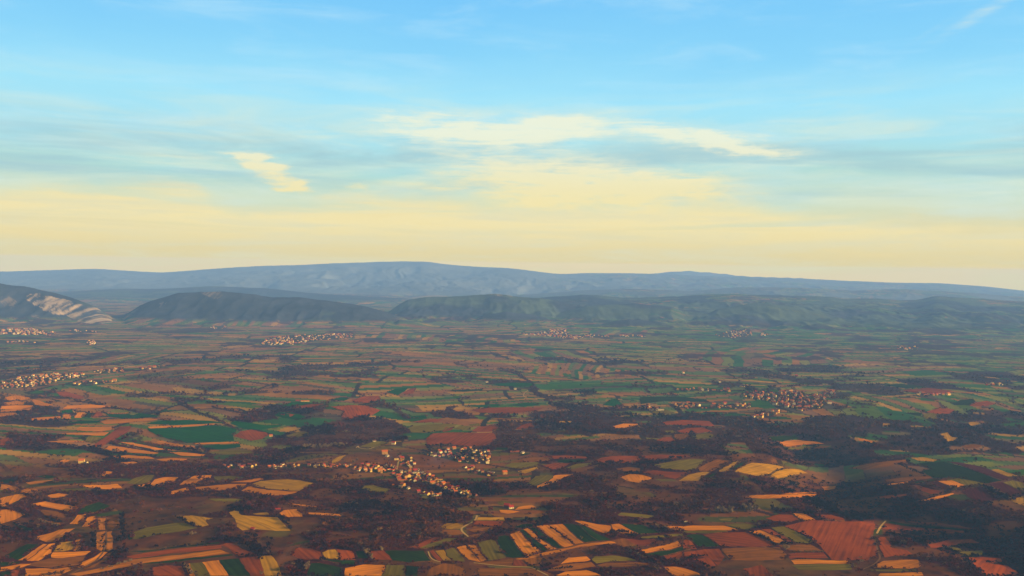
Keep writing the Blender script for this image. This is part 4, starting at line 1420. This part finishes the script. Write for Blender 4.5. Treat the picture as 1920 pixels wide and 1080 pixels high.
# rows of bushes and trees that can be told apart near the camera: tints, height (m), count, phrase, outline
ROWS = [
    ("dark", 5, 9, "dark bush in the hedge beside the red field at the bottom edge", "343,1057 352,1068 358,1079"),
    ("pale", 5, 6, "pale bush in the hedge beside the striped fields at the bottom edge", "347,1058 355,1070 360,1078"),
    ("dark", 3.5, 12, "small dark bush in the thin row between two orange hillside strips", "1030,990 1042,998 1052,1003 1064,1013 1075,1022"),
    ("dark", 5, 5, "dark bush in the clump standing inside the orange strip", "996,1024 1001,1028 1005,1031"),
    ("dark", 5, 15, "dark bush in the slanting hedge between two red brown fields", "1408,1000 1425,1007 1440,1014 1455,1024"),
    ("pale", 4.5, 5, "pale bush in the slanting hedge between two red brown fields", "1420,1003 1438,1011 1450,1019"),
    ("dark", 4.5, 8, "low dark bush under the olive green strip", "1462,1021 1475,1020 1488,1020"),
    ("pale", 3.5, 14, "small pale bush in the straight row below the scrubby brown field", "1487,1036 1510,1036 1532,1036 1548,1035"),
    ("brown", 5, 14, "brown bush along the farm track climbing to the lone tree", "1735,938 1752,932 1768,925 1784,921"),
    ("dark", 6, 15, "dark tree in the hedge west of the big green field", "1687,871 1700,879 1715,885 1731,891"),
    ("dark", 7, 18, "dark tree in the thick hedge beside the dark red field", "1838,911 1852,918 1866,927 1890,938"),
    ("pale", 5, 9, "pale bush in the thick hedge beside the dark red field", "1850,911 1866,919 1882,927 1895,937"),
    ("dark", 4, 10, "dark bush in the short row above the red corner fields", "1285,1050 1300,1046 1328,1043"),
    ("dark", 5, 9, "dark bush in the row under the red corner fields", "1307,1054 1320,1061 1336,1067"),
    ("pale", 8, 5, "pale round tree between the small green plot and red plot", "687,1035 690,1041 695,1046 698,1050"),
    ("dark", 5, 7, "dark bush between the small green plot and red plot", "684,1034 691,1043 700,1051"),
    ("pale", 5, 8, "pale bush in the row left of the dark green bottom field", "577,1056 575,1063 574,1070"),
    ("dark", 3.5, 15, "small dark bush in the row across the bottom brown meadow", "1018,1071 1035,1069 1055,1066 1078,1065"),
    ("dark", 9, 12, "tall dark tree in the narrow belt beside the scrubby plot", "227,966 229,985 229,1002 228,1022"),
    ("dark", 7, 10, "dark tree in the belt beside the ochre strip field", "173,1000 174,1012 175,1022 174,1033"),
    ("dark", 5, 11, "dark bush in the short hedge on the western slope", "84,971 96,976 108,980 117,981"),
    ("pale", 4, 8, "pale bush scattered below the short western hedge", "70,973 82,980 98,984 112,988"),
    ("dark", 7, 12, "dark tree in the hedge east of the yellow pasture", "521,968 530,976 540,986 548,995"),
    ("dark", 6, 12, "dark tree in the hedge west of the small yellow plot", "326,970 340,976 352,984 372,991"),
    ("dark", 5, 10, "dark bush in the hedge right of the dark green slope field", "1212,984 1222,990 1232,994 1242,998"),
    ("pale", 4.5, 9, "pale bush on the bank right of the dark green slope field", "1226,986 1240,989 1258,993 1276,999"),
    ("brown", 6, 14, "brown bush in the rounded thicket on the ochre slope", "1142,1005 1155,1000 1172,999 1195,1006"),
    ("pale", 4.5, 7, "pale bush at the bend of the dark bank", "1178,1035 1190,1038 1200,1046"),
    ("pale", 4.5, 8, "pale bush beside the long curved ochre track field", "190,1070 215,1062 240,1055 252,1052"),
    ("dark", 4.5, 7, "dark bush beside the orange strip along the dirt track", "192,1005 193,1014 194,1022 190,1030"),
    ("pale", 4, 6, "pale bush by the bend of the dirt track at right", "1612,1046 1618,1055 1608,1060 1600,1066"),
    ("dark", 7, 10, "dark tree in the grove right of the dirt track", "1668,1006 1685,1010 1698,1016 1690,1024"),
    ("brown", 5, 8, "brown bush in the hedge along the red field top edge", "645,1029 662,1030 680,1031 700,1031"),
    ("pale", 13, 9, "tall grey poplar tree in the clump inside the dark southern wood", "1340,961 1352,962 1364,963 1374,962"),
    ("pale", 12, 7, "tall yellowish poplar tree above the dark southern wood", "1396,958 1406,960 1414,958"),
    ("brown", 13, 9, "tall tree in the pale stand east of the nearest village", "926,925 938,928 950,929"),
    ("pale", 11, 12, "tall grey poplar tree by the stream north of roadside hamlet", "572,842 600,841 625,838 650,838"),
]
row_w = ground_all([densify(pts_of(r_[4]), 3.0, False) for r_ in ROWS])
for (tint, size, count, phrase, _), P in zip(ROWS, row_w):
    s = np.concatenate([[0], np.cumsum(np.hypot(*np.diff(P, axis=0).T))])
    for k in range(count):
        t = (k + .5 + random.uniform(-.35, .35)) / count * s[-1]
        p = np.array([np.interp(t, s, P[:, 0]), np.interp(t, s, P[:, 1])]) + rng.normal(0, 1.2, 2)
        word = 'tree' if ' tree ' in phrase else 'bush'
        plant_tree(p, size * random.uniform(.7, 1.3), tint, word, phrase, word, phrase.split(' in ')[0] + 's: ' + phrase.split(' ', 2)[2])

SINGLE_TREES = [
    (1473, 1033, 11, 'pale', "large round pale tree standing alone at the corner of brown fields"),
    (1787, 921, 11, 'pale', "large tree at the top of the farm track by the dark red field"),
    (1011, 1014, 6, 'dark', "lone dark tree on the narrow orange strip between two green strips"),
    (1006, 988, 6, 'dark', "dark tree at the upper corner of the striped hillside"),
    (1090, 1011, 5, 'pale', "pale bush at the lower corner of the green strip on the hillside"),
    (717, 1034, 9, 'pale', "pale tree at the upper left corner of the long dark green field"),
    (361, 1005, 8, 'pale', "pale tree below the olive field on the western slope"),
    (151, 1024, 6, 'brown', "bush at the foot of the wooden utility pole"),
    (1846, 985, 11, 'brown', "tall brown tree beside the dark ravine on the right"),
    (490, 1078, 7, 'pale', "pale tree at the bottom edge beside the scrubby plot"),
]
sg = raycast([t[0] for t in SINGLE_TREES], [t[1] for t in SINGLE_TREES])
for (px, py, s_, tint, lab), p in zip(SINGLE_TREES, sg):
    plant_tree(p, s_, tint, 'tree' if ' tree ' in lab else 'bush', lab, 'tree' if ' tree ' in lab else 'bush')

# a wooden pole with a cross arm on the western slope
pp = raycast([151], [1023])[0]
pole = bpy.data.objects.new('utility_pole', None)
COL.objects.link(pole)
pole.location = (pp[0], pp[1], float(height(np.array([pp[0]]), np.array([pp[1]]))[0]))
tag(pole, "dark wooden utility pole standing on the ochre plot at lower left", "utility pole")


def box_bm(boxes):
    V, F = [], []
    for (x0, x1, y0, y1, z0, z1) in boxes:
        i = len(V)
        V += [(x, y, z) for z in (z0, z1) for (x, y) in ((x0, y0), (x1, y0), (x1, y1), (x0, y1))]
        F += [tuple(i + q for q in f) for f in ((0, 3, 2, 1), (4, 5, 6, 7), (0, 1, 5, 4), (1, 2, 6, 5), (2, 3, 7, 6), (3, 0, 4, 7))]
    return V, F


for nm, bx in (('post', (-.22, .22, -.22, .22, -.5, 10.5)), ('crossarm', (-1.3, 1.3, .225, .45, 9.4, 9.8))):
    V, F = box_bm([bx])
    mesh_np(nm, V, F, BARK, parent=pole)


# ------------------------------------------------------------------ houses
WALLM = [mat('plaster_' + nm, c, scale=.8, amount=.12) for nm, c in
         (('cream', (.46, .265, .05)), ('white', (.50, .36, .13)), ('ochre', (.30, .135, .022)), ('brick', (.13, .042, .016)))]
ROOFM = [mat('tiles_' + nm, c, scale=.9, amount=.25) for nm, c in
         (('orange', (.34, .070, .008)), ('red', (.24, .020, .006)), ('brown', (.07, .018, .008)), ('grey', (.14, .09, .05)))]
ROOFW = ['orange roofed', 'red roofed', 'brown roofed', 'grey roofed']
GLASS = mat('dark_window', (.02, .02, .025), rough=.3, spec=.5)


def gable(w, d, h, pitch, over=.5, wing=None):
    """walls with gable ends, windows and door let in proud of them, and a two-slope roof of real thickness"""
    rh = d / 2 * math.tan(pitch)
    V = [(-w / 2, -d / 2, -1.5), (w / 2, -d / 2, -1.5), (w / 2, d / 2, -1.5), (-w / 2, d / 2, -1.5),
         (-w / 2, -d / 2, h), (w / 2, -d / 2, h), (w / 2, d / 2, h), (-w / 2, d / 2, h), (-w / 2, 0, h + rh), (w / 2, 0, h + rh)]
    F = [(0, 1, 5, 4), (2, 3, 7, 6), (1, 2, 6, 5), (3, 0, 4, 7), (5, 6, 9, 9), (7, 4, 8, 8)]
    MI = [0] * 6
    floors = 2 if h > 4.5 else 1
    for fl in range(floors):
        for side in (-1, 1):
            for k in range(max(2, int(w / 3.2))):
                cx = -w / 2 + (k + .5) * w / max(2, int(w / 3.2))
                i = len(V)
                yy = side * (d / 2 + .04)
                z0 = fl * 2.8 + (.0 if (fl == 0 and k == 1) else .9)
                V += [(cx - .55, yy, z0), (cx + .55, yy, z0), (cx + .55, yy, fl * 2.8 + 2.2), (cx - .55, yy, fl * 2.8 + 2.2)]
                F.append((i, i + 1, i + 2, i + 3) if side < 0 else (i + 3, i + 2, i + 1, i))
                MI.append(1)
    walls = (V, F, MI)
    e = over
    t = .25
    zl = h - e * math.tan(pitch)
    a, b = w / 2 + e, d / 2 + e
    RV = [(-a, -b, zl + .06), (a, -b, zl + .06), (a, 0, h + rh + .06), (-a, 0, h + rh + .06), (a, b, zl + .06), (-a, b, zl + .06)]
    RV += [(x, y, z + t) for x, y, z in RV]
    RF = [(6, 7, 8, 9), (9, 8, 10, 11), (0, 3, 2, 1), (3, 5, 4, 2), (0, 1, 7, 6), (4, 5, 11, 10), (1, 2, 8, 7), (2, 4, 10, 8), (3, 0, 6, 9), (5, 3, 9, 11)]
    # chimney
    i = len(RV)
    bv, bf = box_bm([(w * .2, w * .2 + .7, -d * .12, -d * .12 + .7, h + rh * .6, h + rh + 1.1)])
    RV += bv
    RF += [tuple(q + i for q in f) for f in bf]
    return walls, (RV, RF)


def poly_mesh(name, V, F, mats, mi=None):
    me = bpy.data.meshes.new(name)
    me.from_pydata([tuple(v) for v in V], [], [tuple(dict.fromkeys(f)) for f in F])
    for m in mats:
        me.materials.append(m)
    if mi:
        me.polygons.foreach_set('material_index', mi)
    me.update()
    return me


SHAPES = {'cottage': (9, 7.5, 3.0, R(36)), 'house': (10.5, 9, 5.6, R(32)), 'villa': (12.5, 9.5, 5.8, R(28)), 'shed': (14, 6.5, 3.0, R(24)), 'barn': (38, 11, 4.2, R(18)), 'long_barn': (58, 13, 4.5, R(16))}
MESHES = {}


def house_mesh(shape, wi, ri):
    key = (shape, wi, ri)
    if key not in MESHES:
        (V, F, MI), (RV, RF) = gable(*SHAPES[shape])
        MESHES[key] = (poly_mesh('walls', V, F, [WALLM[wi], GLASS], MI), poly_mesh('roof', RV, RF, [ROOFM[ri]]))
    return MESHES[key]


def put_house(p, shape, wi, ri, rz, sc, name, label, cat, group=None):
    t = bpy.data.objects.new(name, None)
    COL.objects.link(t)
    t.location = (p[0], p[1], float(height(np.array([p[0]]), np.array([p[1]]))[0]) + .2)
    t.rotation_euler = (0, 0, rz)
    t.scale = (sc, sc, sc)
    for nm, me in zip(('walls', 'roof'), house_mesh(shape, wi, ri)):
        c = bpy.data.objects.new(nm, me)
        COL.objects.link(c)
        c.parent = t
    tag(t, label, cat, group)


LONE = [
    (721, 851, 'villa', 2, 0, 1.25, 20, "large ochre house with orange roof standing alone north west of the near village"),
    (726, 856, 'cottage', 1, 3, 1.0, 60, "small white house just below the large lone ochre house"),
    (738, 833, 'house', 1, 1, 1.0, -10, "red roofed house among fields north of the near village"),
    (702, 828, 'cottage', 1, 2, 1.0, 30, "white cottage in the oval green meadow north of the near village"),
    (153, 868, 'house', 0, 0, 1.3, 15, "lone orange roofed house in the western woods below the terraced fields"),
    (162, 869, 'cottage', 1, 3, .9, -30, "pale little house right beside the lone house in western woods"),
    (519, 957, 'shed', 3, 1, 1.0, 5, "red roofed shed at the corner of the yellow pasture"),
    (474, 993, 'cottage', 3, 1, .8, -15, "tiny red roofed hut below the yellow pasture"),
    (965, 848, 'barn', 3, 0, .65, 6, "long orange roofed barn on the road east of the near village"),
    (980, 850, 'cottage', 1, 3, 1.0, 40, "white cottage beside the long barn east of the near village"),
    (946, 889, 'house', 2, 0, 1.1, 20, "orange house alone at the dark ridge east of the near village"),
    (921, 888, 'shed', 1, 3, 1.1, -12, "long white building with pale roof at the ravine edge"),
    (958, 953, 'cottage', 1, 1, 1.1, 20, "white walled farmhouse with red roof beside the small ochre field"),
    (951, 952, 'house', 3, 1, 1.1, -20, "red brick farmhouse next to the white farmhouse"),
    (913, 946, 'cottage', 3, 2, 1.0, 10, "brown roofed farmhouse hidden in trees left of the red farmhouse"),
    (880, 992, 'shed', 3, 2, .8, 4, "dark field shed beside the bend of the pale track"),
    (903, 999, 'shed', 3, 2, .7, -5, "smaller field shed with a pale end wall below the track shed"),
    (572, 753, 'barn', 0, 0, .8, 8, "yellow walled barn with orange roof on the central plain"),
    (558, 752, 'shed', 3, 1, 1.0, 8, "red roofed shed beside the yellow barn on the central plain"),
    (1224, 767, 'barn', 0, 0, 1.05, 3, "long yellow barn west of the eastern village, the rear of two"),
    (1231, 769, 'long_barn', 1, 3, .9, 3, "long pale barn west of the eastern village, the front of two"),
    (772, 883, 'long_barn', 1, 0, .55, 28, "long pale building in the middle of the near village, the upper one"),
    (782, 887, 'long_barn', 1, 3, .55, 22, "long pale building in the middle of the near village, the lower one"),
    (757, 902, 'barn', 2, 0, .7, 2, "ochre barn at the southern edge of the near village"),
    (508, 818, 'cottage', 0, 0, 1.0, 10, "orange roofed cottage east of the brown mound field"),
    (1350, 717, 'house', 1, 2, 1.1, 15, "white house with brown roof north of the eastern village"),
    (1393, 725, 'barn', 0, 3, .7, 4, "yellow barn on the road entering the eastern village"),
    (1281, 700, 'house', 1, 0, 1.0, 30, "lone house on the plain above the northern road"),
    (1493, 706, 'house', 3, 1, 1.2, 10, "red roofed farmstead in a dark grove north east of the eastern village"),
    (215, 715, 'villa', 2, 0, 1.3, 12, "bright ochre house alone east of the western village"),
    (966, 730, 'cottage', 1, 3, 1.1, 20, "white farmhouse on the plain beside the pale curved path"),
    (913, 717, 'cottage', 1, 3, 1.1, 20, "small white house on the plain north of the curved path"),
    (1555, 756, 'shed', 1, 3, 1.2, 8, "pale shed at the eastern tip of the eastern village"),
    (1285, 978, 'cottage', 1, 2, .8, 8, "pale hut above the green field at the dark wood edge") ,
]
lw = raycast([l[0] for l in LONE], [l[1] for l in LONE])
for (px, py, shape, wi, ri, sc, rz, lab), p in zip(LONE, lw):
    cat = 'barn' if 'barn' in lab else ('shed' if ('shed' in lab or 'hut' in lab) else 'house')
    put_house(p, shape, wi, ri, R(rz), sc * .9, cat, lab, cat)

taken = [tuple(p) for p in lw]
grid = {}


def free(p, dmin):
    ci, cj = int(p[0] // 40), int(p[1] // 40)
    for i in range(ci - 1, ci + 2):
        for j in range(cj - 1, cj + 2):
            for q in grid.get((i, j), ()):
                if math.dist(p, q) < dmin:
                    return False
    return True


for q in taken:
    grid.setdefault((int(q[0] // 40), int(q[1] // 40)), []).append(q)
FV, FF, FMI = [], [], []
n_ind = len(LONE)
LIMIT = 300
random.seed(21)
for (vil, phrase, count, _), P in zip(CLUSTERS, cl_w):
    lo, hi = P.min(0), P.max(0)
    far = vil in ('far', 'west')
    c0 = P - P.mean(0)
    dirn = math.atan2(*np.linalg.eigh(c0.T @ c0)[1][::-1, 1]) if vil != 'far' else 0.0
    dmin = 9.5 if vil == 'near' else (11.5 if vil == 'east' else 16 if vil == 'west' else 18)
    done = tries = 0
    want = int(count * (1.4 if vil in ('east', 'far') else 1.1))
    done = tries = 0
    while done < want and tries < count * 60:
        tries += 1
        p = (random.uniform(lo[0], hi[0]), random.uniform(lo[1], hi[1]))
        if not in_poly(np.array([p[0]]), np.array([p[1]]), P)[0] or not free(p, dmin):
            continue
        grid.setdefault((int(p[0] // 40), int(p[1] // 40)), []).append(p)
        done += 1
        rz = dirn + random.choice((0, math.pi / 2)) + random.gauss(0, .22)
        ri = random.choices(range(4), (5, 4, 2, 1))[0]
        wi = random.choices(range(4), (5, 3, 4, 3))[0]
        shape = random.choices(('cottage', 'house', 'villa', 'shed'), (4, 5, 2, 1.2))[0]
        if phrase and not far and n_ind < LIMIT:
            n_ind += 1
            place = phrase
            put_house(p, shape, wi, ri, rz, random.choice((.5, .55, .6, .7, .85)), 'house', f"{ROOFW[ri]} house {place}", 'house',
                      f"{ROOFW[ri]} houses {place}")
        else:
            w, d, h, pt = SHAPES[shape]
            s_ = random.choice((.5, .6, .7, .85, 1.05)) * (1.15 if vil == 'far' else .85 if vil == 'west' else 1.0)
            (V, F, MI), (RV, RF) = gable(w, d, h, pt)
            ca, sa = math.cos(rz), math.sin(rz)
            z0 = float(height(np.array([p[0]]), np.array([p[1]]))[0]) + .2
            for vs, fs, m_ in ((V[:10], F[:6], wi), (RV[:12], RF[:10], 4 + ri)):
                i = len(FV)
                FV += [(p[0] + (a * ca - b * sa) * s_, p[1] + (a * sa + b * ca) * s_, z0 + c * s_) for a, b, c in vs]
                FF += [tuple(q + i for q in dict.fromkeys(f)) for f in fs]
                FMI += [m_] * len(fs)
me = poly_mesh('distant_houses', FV, FF, WALLM + ROOFM, FMI)
o = bpy.data.objects.new('distant_houses', me)
COL.objects.link(o)
tag(o, 'tiny pale houses with reddish roofs in the villages far across the plain', 'houses', kind='stuff')
print('houses apart', n_ind, 'far houses', len(FF) // 16)

# ------------------------------------------------------------------ the air
def build_haze():
    x0, x1, y0, y1, z0, z1 = -23200, 23200, -23200, 23200, -75, HAZE_TOP
    V = [(x, y, z) for z in (z0, z1) for (x, y) in ((x0, y0), (x1, y0), (x1, y1), (x0, y1))]
    F = [(0, 3, 2, 1), (4, 5, 6, 7), (0, 1, 5, 4), (1, 2, 6, 5), (2, 3, 7, 6), (3, 0, 4, 7)]
    m = bpy.data.materials.new('haze')
    m.use_nodes = True
    N, L = m.node_tree.nodes, m.node_tree.links
    N.clear()
    out = N.new('ShaderNodeOutputMaterial')
    v = N.new('ShaderNodeVolumePrincipled')
    v.inputs['Color'].default_value = HAZE_COLOR + (1,)
    v.inputs['Density'].default_value = HAZE_DENSITY
    v.inputs['Anisotropy'].default_value = 0.0
    L.new(v.outputs[0], out.inputs['Volume'])
    o = mesh_np('haze', V, F, m)
    tag(o, 'blue grey haze over the plain and far hills', 'haze', kind='stuff')


build_haze()


# ------------------------------------------------------------------ drifting chimney smoke
def build_smoke(px, py, length, height_m, dens, ang, label_unused=None):
    p = raycast([px], [py])[0]
    z0 = float(height(np.array([p[0]]), np.array([p[1]]))[0])
    n, k = 26, 18
    V, F = [], []
    for i in range(n):
        t = i / (n - 1)
        rad = height_m * (.10 + .5 * math.sin(math.pi * min(1, t * 1.05)) ** .8) * (1 - .35 * t)
        cx, cz = (t - .25) * length, height_m * (.45 + .75 * t) + 2
        for j in range(k):
            a = 2 * math.pi * j / k
            w = 1 + .35 * float(vnoise(np.array([t * 7 + 3]), np.array([math.cos(a) * 2 + 9 + px]), 77)[0]) * 2
            V.append((cx, math.cos(a) * rad * 1.5 * w, max(cz + math.sin(a) * rad * .8 * w, 1)))
    for i in range(n - 1):
        for j in range(k):
            F.append((i * k + j, i * k + (j + 1) % k, (i + 1) * k + (j + 1) % k, (i + 1) * k + j))
    V += [(-.25 * length - 1, 0, height_m * .45 + 2), (.75 * length + 1, 0, height_m * 1.2 + 2)]
    F += [(len(V) - 2, (j + 1) % k, j, j) for j in range(k)] + [(len(V) - 1, (n - 1) * k + j, (n - 1) * k + (j + 1) % k, (n - 1) * k + j) for j in range(k)]
    m = bpy.data.materials.new('smoke')
    m.use_nodes = True
    N, L = m.node_tree.nodes, m.node_tree.links
    N.clear()
    out = N.new('ShaderNodeOutputMaterial')
    v = N.new('ShaderNodeVolumePrincipled')
    v.inputs['Color'].default_value = (.62, .72, .95, 1)
    v.inputs['Density'].default_value = dens
    L.new(v.outputs[0], out.inputs['Volume'])
    me = bpy.data.meshes.new('smoke')
    me.from_pydata(V, [], [tuple(dict.fromkeys(f)) for f in F])
    me.materials.append(m)
    o = bpy.data.objects.new('smoke', me)
    o.location = (p[0], p[1], z0)
    o.rotation_euler = (0, 0, R(ang))
    COL.objects.link(o)
    tag(o, 'thin blue smoke drifting beside the nearest village', 'smoke', kind='stuff')


build_smoke(815, 886, 90, 40, .0005, 8)
